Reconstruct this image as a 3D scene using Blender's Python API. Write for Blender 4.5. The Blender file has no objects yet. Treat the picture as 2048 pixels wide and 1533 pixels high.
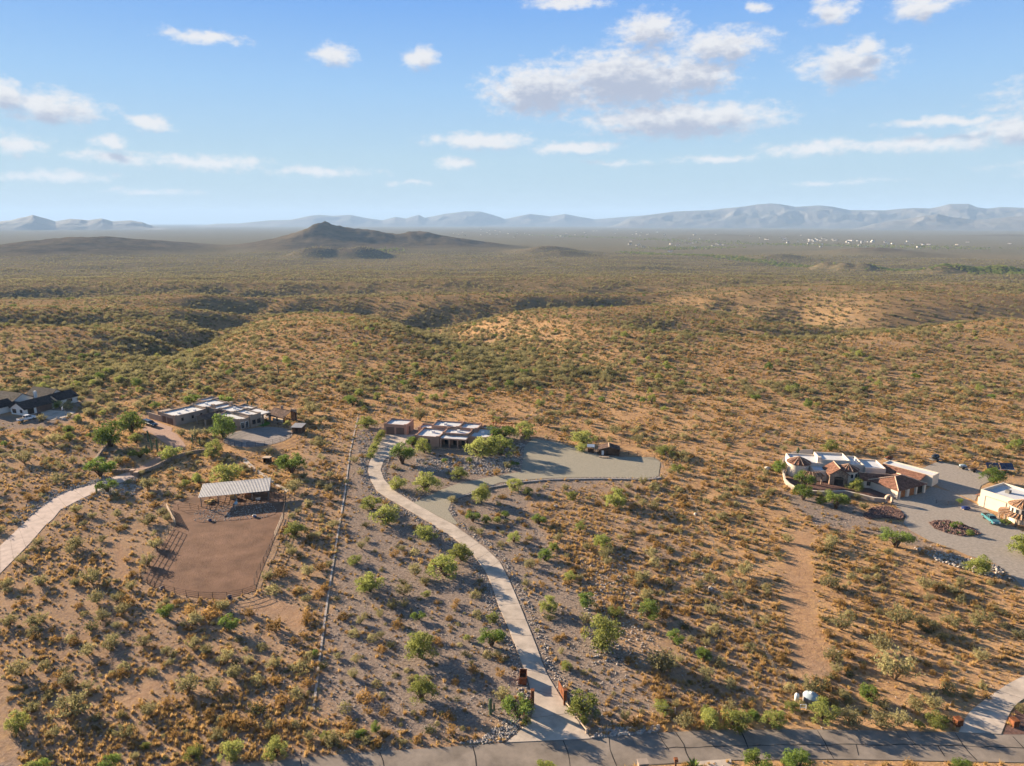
import bpy, bmesh, math, random
import numpy as np
from mathutils import Vector, Matrix
from mathutils.geometry import delaunay_2d_cdt

R = math.radians
scene = bpy.context.scene
COL = scene.collection

# ------------------------------------------------------------------ camera
PITCH = R(13.16); FPX = 1384.0; CX = 1024.0; CY = 766.5; CAMH = 64.0
cam_d = bpy.data.cameras.new('camera')
cam = bpy.data.objects.new('camera', cam_d); COL.objects.link(cam)
cam.location = (0, 0, CAMH); cam.rotation_euler = (R(90) - PITCH, 0, 0)
cam_d.sensor_width = 36.0; cam_d.lens = 36.0 * FPX / 2048.0
cam_d.clip_start = 1.0; cam_d.clip_end = 90000.0
scene.camera = cam

# ------------------------------------------------------------------ sun, sky, exposure
SUN_AZ = -55.0     # degrees, measured from +Y towards +X
SUN_EL = 14.0
sun_dir = Vector((math.sin(R(SUN_AZ)) * math.cos(R(SUN_EL)), math.cos(R(SUN_AZ)) * math.cos(R(SUN_EL)), math.sin(R(SUN_EL))))
sl = bpy.data.lights.new('sun', 'SUN'); sl.energy = 5.0; sl.angle = R(0.6); sl.color = (1.0, 0.81, 0.585)
so = bpy.data.objects.new('sun', sl); COL.objects.link(so)
so.rotation_euler = sun_dir.to_track_quat('Z', 'Y').to_euler(); so.location = sun_dir * 300

vs = scene.view_settings
vs.view_transform = 'Standard'; vs.look = 'None'; vs.gamma = 1.0; vs.use_curve_mapping = False
vs.exposure = 1.95
cy = scene.cycles
cy.use_denoising = True
try:
    cy.denoiser = 'OPENIMAGEDENOISE'; cy.denoising_input_passes = 'RGB_ALBEDO_NORMAL'
except Exception:
    pass
cy.max_bounces = 5; cy.diffuse_bounces = 2; cy.glossy_bounces = 2; cy.transmission_bounces = 3
cy.volume_bounces = 0; cy.transparent_max_bounces = 6; cy.caustics_reflective = False; cy.caustics_refractive = False
cy.sample_clamp_indirect = 6.0
cy.use_adaptive_sampling = True; cy.adaptive_threshold = 0.02


def pray(px, py):
    u = (px - CX) / FPX; v = -(py - CY) / FPX
    return Vector((u, math.cos(PITCH) + math.sin(PITCH) * v, -math.sin(PITCH) + math.cos(PITCH) * v))


def sky_deg(px, py):
    d = pray(px, py).normalized()
    return math.degrees(math.atan2(d.x, d.y)), math.degrees(math.asin(d.z))


CLOUDS = [  # centre and radii measured on the sky, then turned into azimuth / elevation
    (1080, 182, 120, 48, 1), (1250, 160, 165, 58, 1), (1390, 152, 85, 32, 1), (1360, 240, 195, 36, 1),
    (1300, 62, 85, 40, .8), (1440, 92, 120, 38, .8), (1690, 132, 95, 40, .85), (1725, 100, 40, 26, .7),
    (1668, 22, 55, 28, .8), (1845, 14, 58, 28, .8), (1520, 12, 34, 16, .6), (1130, 6, 110, 16, .7),
    (95, 212, 112, 34, 0.8), (8, 188, 35, 28, .9), (410, 74, 105, 17, .7), (672, 110, 48, 25, .8), (842, 118, 40, 27, .85),
    (300, 248, 50, 18, .75), (40, 292, 66, 24, 0.7), (222, 284, 32, 16, .8), (235, 312, 125, 20, 0.6),
    (420, 326, 180, 24, 0.6), (640, 345, 190, 20, 0.5), (110, 352, 170, 20, 0.5), (962, 281, 130, 18, .85), (1150, 296, 95, 15, .85),
    (910, 324, 58, 15, .75), (1640, 296, 170, 20, 0.65), (1860, 288, 200, 22, 0.65), (2030, 262, 85, 28, 0.8), (1900, 244, 150, 11, .7),
    (1430, 318, 190, 16, 0.45), (1230, 326, 150, 11, 0.42), (1680, 366, 180, 12, 0.4), (300, 385, 180, 13, 0.38), (820, 365, 120, 11, 0.38),
    (2250, 180, 200, 50, .8), (-250, 260, 180, 40, .8), (-150, 90, 90, 30, .7), (2350, 320, 250, 20, .8)]


def build_world():
    w = bpy.data.worlds.new('World'); scene.world = w; w.use_nodes = True
    nt = w.node_tree; nt.nodes.clear()
    N = nt.nodes.new; L = nt.links.new
    g = bpy.data.node_groups.new('cloud_field', 'ShaderNodeTree')
    g.interface.new_socket('Vec', in_out='INPUT', socket_type='NodeSocketVector')
    g.interface.new_socket('D', in_out='OUTPUT', socket_type='NodeSocketFloat')
    gn = g.nodes.new; gl = g.links.new
    gi = gn('NodeGroupInput'); go = gn('NodeGroupOutput')
    # domain warp
    nz = gn('ShaderNodeTexNoise'); nz.inputs['Scale'].default_value = 0.55; nz.inputs['Detail'].default_value = 5
    gl(gi.outputs[0], nz.inputs['Vector'])
    sub = gn('ShaderNodeVectorMath'); sub.operation = 'SUBTRACT'; sub.inputs[1].default_value = (.5, .5, .5); gl(nz.outputs['Color'], sub.inputs[0])
    mul = gn('ShaderNodeVectorMath'); mul.operation = 'MULTIPLY'; mul.inputs[1].default_value = (2.2, .9, 0); gl(sub.outputs[0], mul.inputs[0])
    add = gn('ShaderNodeVectorMath'); add.operation = 'ADD'; gl(gi.outputs[0], add.inputs[0]); gl(mul.outputs[0], add.inputs[1])
    acc = None
    for (px, py, rx, ry, s) in CLOUDS:
        az, el = sky_deg(px, py)
        a = gn('ShaderNodeVectorMath'); a.operation = 'SUBTRACT'; a.inputs[1].default_value = (az, el, 0); gl(add.outputs[0], a.inputs[0])
        b = gn('ShaderNodeVectorMath'); b.operation = 'MULTIPLY'; b.inputs[1].default_value = (24.15 / rx, 24.15 / ry, 0); gl(a.outputs[0], b.inputs[0])
        c = gn('ShaderNodeVectorMath'); c.operation = 'LENGTH'; gl(b.outputs[0], c.inputs[0])
        d = gn('ShaderNodeMath'); d.operation = 'SUBTRACT'; d.inputs[0].default_value = s; gl(c.outputs['Value'], d.inputs[1])
        if acc is None:
            acc = d.outputs[0]
        else:
            m = gn('ShaderNodeMath'); m.operation = 'MAXIMUM'; gl(acc, m.inputs[0]); gl(d.outputs[0], m.inputs[1]); acc = m.outputs[0]
    # the rest of the dome carries the same kind of scattered cloud
    far = gn('ShaderNodeTexNoise'); far.inputs['Scale'].default_value = 0.075; far.inputs['Detail'].default_value = 2
    st = gn('ShaderNodeVectorMath'); st.operation = 'MULTIPLY'; st.inputs[1].default_value = (1, 2.6, 0); gl(gi.outputs[0], st.inputs[0]); gl(st.outputs[0], far.inputs['Vector'])
    fm = gn('ShaderNodeMath'); fm.operation = 'MULTIPLY_ADD'; fm.inputs[1].default_value = 5; fm.inputs[2].default_value = -3.1; gl(far.outputs['Fac'], fm.inputs[0])
    sx = gn('ShaderNodeSeparateXYZ'); gl(gi.outputs[0], sx.inputs[0])
    ab = gn('ShaderNodeMath'); ab.operation = 'ABSOLUTE'; gl(sx.outputs['X'], ab.inputs[0])
    mr = gn('ShaderNodeMapRange'); mr.inputs['From Min'].default_value = 42; mr.inputs['From Max'].default_value = 55; mr.inputs['To Min'].default_value = -6; mr.inputs['To Max'].default_value = 0; gl(ab.outputs[0], mr.inputs['Value'])
    el2 = gn('ShaderNodeMapRange'); el2.inputs['From Min'].default_value = 22; el2.inputs['From Max'].default_value = 34; el2.inputs['To Min'].default_value = -6; el2.inputs['To Max'].default_value = 0; gl(sx.outputs['Y'], el2.inputs['Value'])
    mxx = gn('ShaderNodeMath'); mxx.operation = 'MAXIMUM'; gl(mr.outputs[0], mxx.inputs[0]); gl(el2.outputs[0], mxx.inputs[1])
    fa = gn('ShaderNodeMath'); fa.operation = 'ADD'; gl(fm.outputs[0], fa.inputs[0]); gl(mxx.outputs[0], fa.inputs[1])
    m = gn('ShaderNodeMath'); m.operation = 'MAXIMUM'; gl(acc, m.inputs[0]); gl(fa.outputs[0], m.inputs[1])
    # puffy fine detail
    n2 = gn('ShaderNodeTexNoise'); n2.inputs['Scale'].default_value = 1.1; n2.inputs['Detail'].default_value = 9; n2.inputs['Roughness'].default_value = .62
    s2 = gn('ShaderNodeVectorMath'); s2.operation = 'MULTIPLY'; s2.inputs[1].default_value = (.8, 1.5, 0); gl(gi.outputs[0], s2.inputs[0]); gl(s2.outputs[0], n2.inputs['Vector'])
    k = gn('ShaderNodeMath'); k.operation = 'MULTIPLY_ADD'; k.inputs[1].default_value = 1.5; k.inputs[2].default_value = -.66; gl(n2.outputs['Fac'], k.inputs[0])
    t = gn('ShaderNodeMath'); t.operation = 'ADD'; gl(m.outputs[0], t.inputs[0]); gl(k.outputs[0], t.inputs[1])
    gl(t.outputs[0], go.inputs[0])

    tc = N('ShaderNodeTexCoord'); sp = N('ShaderNodeSeparateXYZ'); L(tc.outputs['Generated'], sp.inputs[0])
    az = N('ShaderNodeMath'); az.operation = 'ARCTAN2'; L(sp.outputs['X'], az.inputs[0]); L(sp.outputs['Y'], az.inputs[1])
    el = N('ShaderNodeMath'); el.operation = 'ARCSINE'; L(sp.outputs['Z'], el.inputs[0])
    cb = N('ShaderNodeCombineXYZ'); L(az.outputs[0], cb.inputs['X']); L(el.outputs[0], cb.inputs['Y'])
    sc = N('ShaderNodeVectorMath'); sc.operation = 'SCALE'; sc.inputs['Scale'].default_value = 180 / math.pi; L(cb.outputs[0], sc.inputs[0])
    g1 = N('ShaderNodeGroup'); g1.node_tree = g; L(sc.outputs[0], g1.inputs[0])
    up = N('ShaderNodeVectorMath'); up.operation = 'ADD'; up.inputs[1].default_value = (-.3, .95, 0); L(sc.outputs[0], up.inputs[0])
    g2 = N('ShaderNodeGroup'); g2.node_tree = g; L(up.outputs[0], g2.inputs[0])
    dens = N('ShaderNodeMapRange'); dens.interpolation_type = 'SMOOTHSTEP'; dens.inputs['From Min'].default_value = -.08; dens.inputs['From Max'].default_value = .62; dens.inputs['To Max'].default_value = .93; L(g1.outputs[0], dens.inputs['Value'])
    shd = N('ShaderNodeMapRange'); shd.interpolation_type = 'SMOOTHSTEP'; shd.inputs['From Min'].default_value = .0; shd.inputs['From Max'].default_value = .85; L(g2.outputs[0], shd.inputs['Value'])
    sky = N('ShaderNodeTexSky'); sky.sky_type = 'NISHITA'; sky.sun_disc = False
    sky.sun_elevation = R(SUN_EL); sky.sun_rotation = R(SUN_AZ); sky.altitude = 900; sky.air_density = 1.15; sky.dust_density = 0.2; sky.ozone_density = 2.0
    # deep blue overhead paling evenly to the horizon, with a share of the physical sky for the sun's side
    ez = N('ShaderNodeMapRange'); ez.inputs['From Min'].default_value = 0; ez.inputs['From Max'].default_value = 90; L(sp.outputs['Z'], ez.inputs['Value']); ez.inputs['From Max'].default_value = 1.0
    cr = N('ShaderNodeValToRGB'); L(ez.outputs[0], cr.inputs['Fac']); e = cr.color_ramp.elements
    for pos, col in ((0.0, (2.5, 3.25, 3.7)), (.08, (2.4, 3.4, 4.1)), (.17, (1.75, 3.0, 4.6)), (.29, (.8, 2.0, 4.55)), (.48, (.44, 1.2, 2.7)), (1.0, (.3, .6, 1.2))):
        x = e[0] if pos == 0 else (e[len(e) - 1] if pos == 1.0 else e.new(pos)); x.position = pos; x.color = (*col, 1)
    air = N('ShaderNodeMix'); air.data_type = 'RGBA'; air.inputs['Factor'].default_value = .025; L(cr.outputs['Color'], air.inputs['A']); L(sky.outputs[0], air.inputs['B'])
    cc = N('ShaderNodeMix'); cc.data_type = 'RGBA'; cc.inputs['A'].default_value = (4.6, 4.55, 4.55, 1); cc.inputs['B'].default_value = (2.45, 2.65, 3.25, 1); L(shd.outputs[0], cc.inputs['Factor'])
    mx = N('ShaderNodeMix'); mx.data_type = 'RGBA'; L(dens.outputs[0], mx.inputs['Factor']); L(air.outputs['Result'], mx.inputs['A']); L(cc.outputs['Result'], mx.inputs['B'])
    bg = N('ShaderNodeBackground'); bg.inputs['Strength'].default_value = 0.05; L(mx.outputs['Result'], bg.inputs['Color'])
    out = N('ShaderNodeOutputWorld'); L(bg.outputs[0], out.inputs['Surface'])


build_world()

# ------------------------------------------------------------------ numpy noise and terrain
_rs = np.random.RandomState(7)
_perm = np.arange(512); _rs.shuffle(_perm); _perm = np.concatenate([_perm, _perm])
_ga = _rs.rand(512) * 2 * np.pi; _gx = np.cos(_ga); _gy = np.sin(_ga)


def perlin(x, y):
    x = np.asarray(x, float); y = np.asarray(y, float)
    xi = np.floor(x).astype(int); yi = np.floor(y).astype(int); xf = x - xi; yf = y - yi
    u = xf * xf * xf * (xf * (xf * 6 - 15) + 10); v = yf * yf * yf * (yf * (yf * 6 - 15) + 10)

    def g(ix, iy, dx, dy):
        h = _perm[(_perm[ix & 511] + iy) & 511]
        return _gx[h] * dx + _gy[h] * dy
    a = g(xi, yi, xf, yf); b = g(xi + 1, yi, xf - 1, yf); c = g(xi, yi + 1, xf, yf - 1); d = g(xi + 1, yi + 1, xf - 1, yf - 1)
    return (a + u * (b - a)) * (1 - v) + (c + u * (d - c)) * v


def fbm(x, y, o=4):
    s = 0; a = 1; t = 0
    for i in range(o):
        s = s + a * perlin(x * 2 ** i + 17.3 * i, y * 2 ** i - 9.1 * i); t += a; a *= .5
    return s / t * 1.5


def sstep(a, b, x):
    t = np.clip((x - a) / (b - a), 0, 1); return t * t * (3 - 2 * t)


def flat(px, py, z=0.0):
    d = pray(px, py); t = (z - CAMH) / d.z
    return (d.x * t, d.y * t)


def seg_dist(x, y, pl):
    best = np.full(np.shape(x), 1e9)
    for (a, b) in zip(pl[:-1], pl[1:]):
        ax, ay = a; bx, by = b; dx = bx - ax; dy = by - ay
        t = np.clip(((x - ax) * dx + (y - ay) * dy) / (dx * dx + dy * dy), 0, 1)
        best = np.minimum(best, np.hypot(x - ax - t * dx, y - ay - t * dy))
    return best


RAVINES = [([flat(*p) for p in pl], dep, sg) for pl, dep, sg in [
    ([(1060, 775), (1005, 705), (940, 645), (860, 600)], 20, 36),
    ([(230, 745), (305, 692), (400, 630), (450, 600)], 21, 36),
    ([(480, 572), (800, 580), (1050, 582), (1300, 572), (1560, 590)], 27, 56),
    ([(1380, 648), (1560, 652), (1720, 640)], 12, 34),
    ([(1600, 607), (1800, 612), (2150, 622)], 18, 42),
    ([(-100, 548), (400, 545), (800, 548), (1250, 545)], 28, 90),
    ([(-100, 640), (120, 640), (260, 610)], 9, 34)]]

HILLS = []
for (px, py, dist, sx, sy, pw) in [
    (600, 474, 3050, 120, 160, 1.7), (650, 451, 3000, 95, 150, 1.5), (690, 462, 3050, 110, 150, 1.7), (740, 464, 3020, 100, 140, 1.7), (832, 462, 3150, 75, 120, 1.6),
    (880, 473, 3050, 120, 150, 1.7), (940, 487, 3000, 130, 150, 1.8), (540, 488, 3000, 130, 150, 1.8), (790, 478, 3000, 130, 160, 2),
    (190, 475, 2700, 190, 260, 1.8), (100, 490, 2600, 200, 220, 2), (640, 494, 2350, 60, 60, 3), (715, 495, 2350, 55, 60, 3), (1095, 495, 2600, 70, 80, 2.2), (1120, 503, 2300, 60, 50, 2),
    (1755, 497, 2500, 90, 100, 2), (1655, 523, 1750, 24, 26, 2), (1690, 526, 1700, 22, 26, 2), (1730, 528, 1680, 30, 26, 2), (1900, 538, 1500, 45, 30, 2), (1990, 541, 1480, 40, 30, 2),
    (1560, 508, 2200, 70, 50, 2), (2035, 470, 5200, 260, 200, 2), (2000, 492, 3200, 220, 120, 2), (1450, 470, 5500, 240, 200, 2)]:
    d = pray(px, py); t = dist / d.y
    HILLS.append((d.x * t, dist, CAMH + d.z * t, sx, sy, pw))


def base_z(x, y):
    return -50 * sstep(330, 1750, y)


def H(x, y, want_hill=False):
    x = np.asarray(x, float); y = np.asarray(y, float)
    A = sstep(270, 470, y) + 0.8 * sstep(30, 250, -y) + .0 * x
    near = 0.22 * fbm(x / 60 + 3, y / 60, 2) * (1 - A)
    z = base_z(x, y) + near
    far = sstep(1500, 3500, np.hypot(x, y))
    z = z + A * (1 - .75 * far) * (14 * fbm(x / 620 + 5.2, y / 210 + 1.7, 3) + 2.6 * fbm(x / 130, y / 85, 3))
    for pl, dep, sg in RAVINES:
        d = seg_dist(x, y, pl); wob = 1 + .35 * fbm(x / 60 + dep, y / 60, 2)
        z = z - A * dep * wob * np.exp(-(d / sg) ** 1.7)
    hh = np.zeros(np.shape(x))
    for (hx, hy, hz, sx, sy, pw) in HILLS:
        wd = 1.35 if hy > 2200 else 1.0; q = np.sqrt(((x - hx) / sx / wd) ** 2 + ((y - hy) / sy / wd) ** 2)
        hh = hh + ((hz + 50) * np.exp(-.6 * q ** pw)) ** 3
    hh = np.cbrt(hh) * .97
    if want_hill: return hh
    z = z + hh * (1 + .22 * fbm(x / 150, y / 170, 4)) - hh * .18 * np.abs(fbm(x / 95 + 7, y / 120, 4)) + np.minimum(hh, 20) * .10
    return z


def hz(x, y):
    return float(H(np.array([x]), np.array([y]))[0])


def at(px, py, z=None):
    """where a line of sight through the photograph meets the ground"""
    d = pray(px, py)
    if z is not None:
        t = (z - CAMH) / d.z; return Vector((d.x * t, d.y * t, z))
    t = -CAMH / d.z if d.z < 0 else 5000
    for _ in range(6):
        g = hz(d.x * t, d.y * t); t = (g - CAMH) / d.z
    return Vector((d.x * t, d.y * t, hz(d.x * t, d.y * t)))


def mpp(px, py):
    """metres per photograph pixel at a ground point"""
    p = at(px, py); return (p.y * math.cos(PITCH) + CAMH * math.sin(PITCH)) / FPX


# ------------------------------------------------------------------ materials
MATS = {}


def mat(name, col, rough=.85, var=.12, scale=1.5, bump=0, bscale=6, col2=None, metallic=0, spec=.07, kind=None, coords='Object'):
    m = bpy.data.materials.new(name); m.use_nodes = True; MATS[name] = m
    nt = m.node_tree; N = nt.nodes.new; L = nt.links.new; b = nt.nodes['Principled BSDF']
    b.inputs['Roughness'].default_value = rough; b.inputs['Metallic'].default_value = metallic; b.inputs['Specular IOR Level'].default_value = spec
    tc = N('ShaderNodeTexCoord'); src = tc.outputs[coords]
    n = N('ShaderNodeTexNoise'); n.inputs['Scale'].default_value = scale; n.inputs['Detail'].default_value = 6; n.inputs['Roughness'].default_value = .65; L(src, n.inputs['Vector'])
    r = N('ShaderNodeMapRange'); r.inputs['From Min'].default_value = .3; r.inputs['From Max'].default_value = .7; L(n.outputs['Fac'], r.inputs['Value'])
    c2 = col2 if col2 else tuple(max(0, c * (1 - 2 * var)) for c in col)
    c1 = tuple(min(1, c * (1 + var)) for c in col)
    mx = N('ShaderNodeMix'); mx.data_type = 'RGBA'; mx.inputs['A'].default_value = (*c2, 1); mx.inputs['B'].default_value = (*c1, 1); L(r.outputs[0], mx.inputs['Factor'])
    colout = mx.outputs['Result']
    if kind == 'tile':
        w = N('ShaderNodeTexWave'); w.inputs['Scale'].default_value = 1.0; w.bands_direction = 'X'; w.inputs['Distortion'].default_value = .3
        L(tc.outputs['UV'], w.inputs['Vector'])
        sc = N('ShaderNodeVectorMath'); sc.operation = 'MULTIPLY'; sc.inputs[1].default_value = (1.05, 1, 1); L(tc.outputs['UV'], sc.inputs[0]); L(sc.outputs[0], w.inputs['Vector'])
        w2 = N('ShaderNodeTexWave'); w2.bands_direction = 'Y'; w2.wave_profile = 'SAW'; w2.inputs['Scale'].default_value = .8; L(tc.outputs['UV'], w2.inputs['Vector'])
        vor = N('ShaderNodeTexVoronoi'); vor.inputs['Scale'].default_value = 3.0; L(tc.outputs['UV'], vor.inputs['Vector'])
        hs = N('ShaderNodeHueSaturation'); L(colout, hs.inputs['Color'])
        vr = N('ShaderNodeMapRange'); vr.inputs['To Min'].default_value = .65; vr.inputs['To Max'].default_value = 1.35; L(vor.outputs['Color'], vr.inputs['Value']); L(vr.outputs[0], hs.inputs['Value']); colout = hs.outputs[0]
        ad = N('ShaderNodeMath'); ad.operation = 'MULTIPLY_ADD'; ad.inputs[1].default_value = .35; L(w2.outputs['Fac'], ad.inputs[0]); L(w.outputs['Fac'], ad.inputs[2])
        bp = N('ShaderNodeBump'); bp.inputs['Strength'].default_value = 1.0; bp.inputs['Distance'].default_value = .22; L(ad.outputs[0], bp.inputs['Height']); L(bp.outputs[0], b.inputs['Normal'])
    if kind == 'stone':
        vor = N('ShaderNodeTexVoronoi'); vor.inputs['Scale'].default_value = 2.6; L(src, vor.inputs['Vector'])
        hs = N('ShaderNodeHueSaturation'); L(colout, hs.inputs['Color'])
        vr = N('ShaderNodeMapRange'); vr.inputs['To Min'].default_value = .55; vr.inputs['To Max'].default_value = 1.45; L(vor.outputs['Color'], vr.inputs['Value']); L(vr.outputs[0], hs.inputs['Value']); colout = hs.outputs[0]
        bp = N('ShaderNodeBump'); bp.invert = True; bp.inputs['Strength'].default_value = .9; bp.inputs['Distance'].default_value = .1; L(vor.outputs['Distance'], bp.inputs['Height']); L(bp.outputs[0], b.inputs['Normal'])
    if bump:
        n3 = N('ShaderNodeTexNoise'); n3.inputs['Scale'].default_value = bscale; n3.inputs['Detail'].default_value = 5; L(src, n3.inputs['Vector'])
        bp = N('ShaderNodeBump'); bp.inputs['Strength'].default_value = .8; bp.inputs['Distance'].default_value = bump; L(n3.outputs['Fac'], bp.inputs['Height']); L(bp.outputs[0], b.inputs['Normal'])
    L(colout, b.inputs['Base Color'])
    return m


def leafmat(name, c1, c2, trans=.4, hue=.03):
    m = bpy.data.materials.new(name); m.use_nodes = True; MATS[name] = m
    nt = m.node_tree; N = nt.nodes.new; L = nt.links.new; nt.nodes.clear()
    oi = N('ShaderNodeObjectInfo'); geo = N('ShaderNodeNewGeometry')
    n = N('ShaderNodeTexNoise'); n.inputs['Scale'].default_value = .9; n.inputs['Detail'].default_value = 3; L(geo.outputs['Position'], n.inputs['Vector'])
    ad = N('ShaderNodeMath'); ad.operation = 'MULTIPLY_ADD'; ad.inputs[1].default_value = .55; L(oi.outputs['Random'], ad.inputs[0])
    r = N('ShaderNodeMapRange'); r.inputs['From Min'].default_value = .3; r.inputs['From Max'].default_value = .7; r.inputs['To Max'].default_value = .5; L(n.outputs['Fac'], r.inputs['Value']); L(r.outputs[0], ad.inputs[2])
    mx = N('ShaderNodeMix'); mx.data_type = 'RGBA'; mx.inputs['A'].default_value = (*c1, 1); mx.inputs['B'].default_value = (*c2, 1); L(ad.outputs[0], mx.inputs['Factor'])
    hs = N('ShaderNodeHueSaturation'); L(mx.outputs['Result'], hs.inputs['Color'])
    v = N('ShaderNodeMapRange'); v.inputs['To Min'].default_value = .75; v.inputs['To Max'].default_value = 1.25
    wn = N('ShaderNodeTexWhiteNoise'); wn.noise_dimensions = '1D'; L(oi.outputs['Random'], wn.inputs['W']); L(wn.outputs['Value'], v.inputs['Value']); L(v.outputs[0], hs.inputs['Value'])
    d = N('ShaderNodeBsdfDiffuse'); t = N('ShaderNodeBsdfTranslucent'); L(hs.outputs[0], d.inputs['Color']); L(hs.outputs[0], t.inputs['Color'])
    ms = N('ShaderNodeMixShader'); ms.inputs['Fac'].default_value = trans; L(d.outputs[0], ms.inputs[1]); L(t.outputs[0], ms.inputs[2])
    o = N('ShaderNodeOutputMaterial'); L(ms.outputs[0], o.inputs['Surface'])
    return m


def ground_material():
    m = bpy.data.materials.new('desert_soil'); m.use_nodes = True; MATS['soil'] = m
    nt = m.node_tree; N = nt.nodes.new; L = nt.links.new; b = nt.nodes['Principled BSDF']
    b.inputs['Roughness'].default_value = 1.0; b.inputs['Specular IOR Level'].default_value = 0.0
    geo = N('ShaderNodeNewGeometry'); P = geo.outputs['Position']

    def noise(s, d=5, r=.6):
        n = N('ShaderNodeTexNoise'); n.inputs['Scale'].default_value = s; n.inputs['Detail'].default_value = d; n.inputs['Roughness'].default_value = r; L(P, n.inputs['Vector']); return n.outputs['Fac']

    def rng(x, a, c, t0=0, t1=1):
        r = N('ShaderNodeMapRange'); r.inputs['From Min'].default_value = a; r.inputs['From Max'].default_value = c; r.inputs['To Min'].default_value = t0; r.inputs['To Max'].default_value = t1; L(x, r.inputs['Value']); return r.outputs[0]

    def mix(f, a, c):
        x = N('ShaderNodeMix'); x.data_type = 'RGBA'; L(f, x.inputs['Factor'])
        for s, k in ((a, 'A'), (c, 'B')):
            if isinstance(s, tuple): x.inputs[k].default_value = (*s, 1)
            else: L(s, x.inputs[k])
        return x.outputs['Result']

    def mul(a, c):
        x = N('ShaderNodeMath'); x.operation = 'MULTIPLY'; L(a, x.inputs[0])
        if isinstance(c, (int, float)): x.inputs[1].default_value = c
        else: L(c, x.inputs[1])
        return x.outputs[0]
    gat = N('ShaderNodeAttribute'); gat.attribute_name = 'gravel'
    grav = mix(rng(noise(2.2, 6, .75), .35, .65), (.14, .108, .09), (.34, .27, .22))
    soil = mix(rng(noise(.06, 6), .38, .62), (.29, .172, .098), (.45, .275, .148))
    soil = mix(rng(noise(.9, 6, .7), .45, .68), soil, (.55, .335, .145))            # dry grass litter
    soil = mix(rng(noise(.035, 5, .7), .54, .70, 0, .7), soil, grav); soil = mix(rng(noise(.35, 6, .75), .52, .68, 0, .65), soil, (.17, .105, .06))
    c = mix(gat.outputs['Fac'], soil, grav)
    c = mix(rng(noise(5.0, 4, .8), .58, .70, 0, .6), c, (.56, .47, .38))          # pale stones
    c = mix(rng(noise(3.1, 4, .8), .56, .68, 0, .75), c, (.13, .095, .07))         # dark clods and litter
    dat = N('ShaderNodeAttribute'); dat.attribute_name = 'dirt'
    c = mix(dat.outputs['Fac'], c, mix(rng(noise(.8, 6, .7), .35, .65), (.27, .155, .095), (.44, .275, .165)))
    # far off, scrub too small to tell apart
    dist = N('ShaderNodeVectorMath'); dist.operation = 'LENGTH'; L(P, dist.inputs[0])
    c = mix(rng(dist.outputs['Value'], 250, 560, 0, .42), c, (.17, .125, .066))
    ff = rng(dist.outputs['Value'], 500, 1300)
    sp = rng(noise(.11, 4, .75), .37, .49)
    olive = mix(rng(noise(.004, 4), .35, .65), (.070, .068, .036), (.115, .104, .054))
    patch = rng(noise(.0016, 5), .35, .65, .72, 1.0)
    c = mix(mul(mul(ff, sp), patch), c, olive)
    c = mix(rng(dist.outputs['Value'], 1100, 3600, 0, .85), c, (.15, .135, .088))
    hat = N('ShaderNodeAttribute'); hat.attribute_name = 'hill'
    c = mix(mul(hat.outputs['Fac'], .8), c, mix(rng(noise(.02, 6, .75), .4, .6), (.065, .056, .04), (.13, .10, .072)))
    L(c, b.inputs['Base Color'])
    bp = N('ShaderNodeBump'); bp.inputs['Strength'].default_value = .7; bp.inputs['Distance'].default_value = .25; L(noise(1.6, 7, .75), bp.inputs['Height']); L(bp.outputs[0], b.inputs['Normal'])
    return m


ground_material()
mat('concrete', (.50, .42, .345), .9, .17, .35, .01, 8)
mat('pink_concrete', (.50, .40, .345), .9, .12, .6, .01, 8)
mat('brick_paver', (.40, .255, .19), .9, .18, 2.5, .02, 6)
mat('joint', (.22, .18, .15), .95)
mat('asphalt', (.26, .218, .18), .92, .2, .28, .02, 14)
mat('tar', (.035, .033, .032), .7)
mat('gray_gravel', (.32, .29, .225), .95, .16, 3.5, .04, 10)
mat('court_gravel', (.33, .285, .24), .95, .14, 1.8, .03, 10)
mat('arena_dirt', (.20, .117, .078), .95, .2, .22, .10, 3.0)
mat('pen_sand', (.27, .235, .215), .95, .12, .8, .06, 3.0)
mat('track_dirt', (.42, .29, .20), .95, .15, .6, .08, 3)
mat('pale_dirt', (.52, .44, .38), .95, .12, .8, .05, 4)
mat('red_gravel', (.17, .10, .082), .95, .25, 3, .05, 8)
mat('lawn', (.12, .26, .04), .95, .2, 3, .03, 12)
mat('water', (.25, .60, .68), .08, .05, 1, spec=.5)
mat('adobe_tan', (.38, .29, .225), .92, .08, .5, .01, 4)
mat('adobe_pink', (.43, .26, .185), .92, .08, .5, .01, 4)
mat('cream', (.66, .57, .46), .9, .05, .4, .01, 4)
mat('white_wall', (.74, .71, .66), .9, .04, .4)
mat('white_roof', (.60, .60, .60), .7, .08, .35)
mat('tile_red', (.29, .15, .105), .85, .2, 1.2, spec=.04, kind='tile')
mat('tile_orange', (.39, .23, .14), .85, .2, 1.2, spec=.04, kind='tile')
mat('tile_dark', (.085, .074, .073), .9, .2, 1.2, spec=.04, kind='tile')
mat('tile_brown', (.20, .135, .11), .9, .2, 1.2, spec=.04, kind='tile')
mat('ridge_tile', (.56, .40, .29), .85, .15, 2)
mat('stone_veneer', (.33, .24, .175), .9, .2, 1, kind='stone')
mat('block_wall', (.36, .29, .235), .92, .1, 1, .02, 6)
mat('wood', (.36, .15, .06), .7, .2, 2)
mat('dark_wood', (.10, .06, .04), .8, .2, 2)
mat('pale_wood', (.55, .42, .30), .85, .15, 2)
mat('garage_brown', (.17, .11, .085), .7, .1, 1)
mat('glass', (.03, .035, .04), .08, .1, 1, spec=.6)
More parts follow.
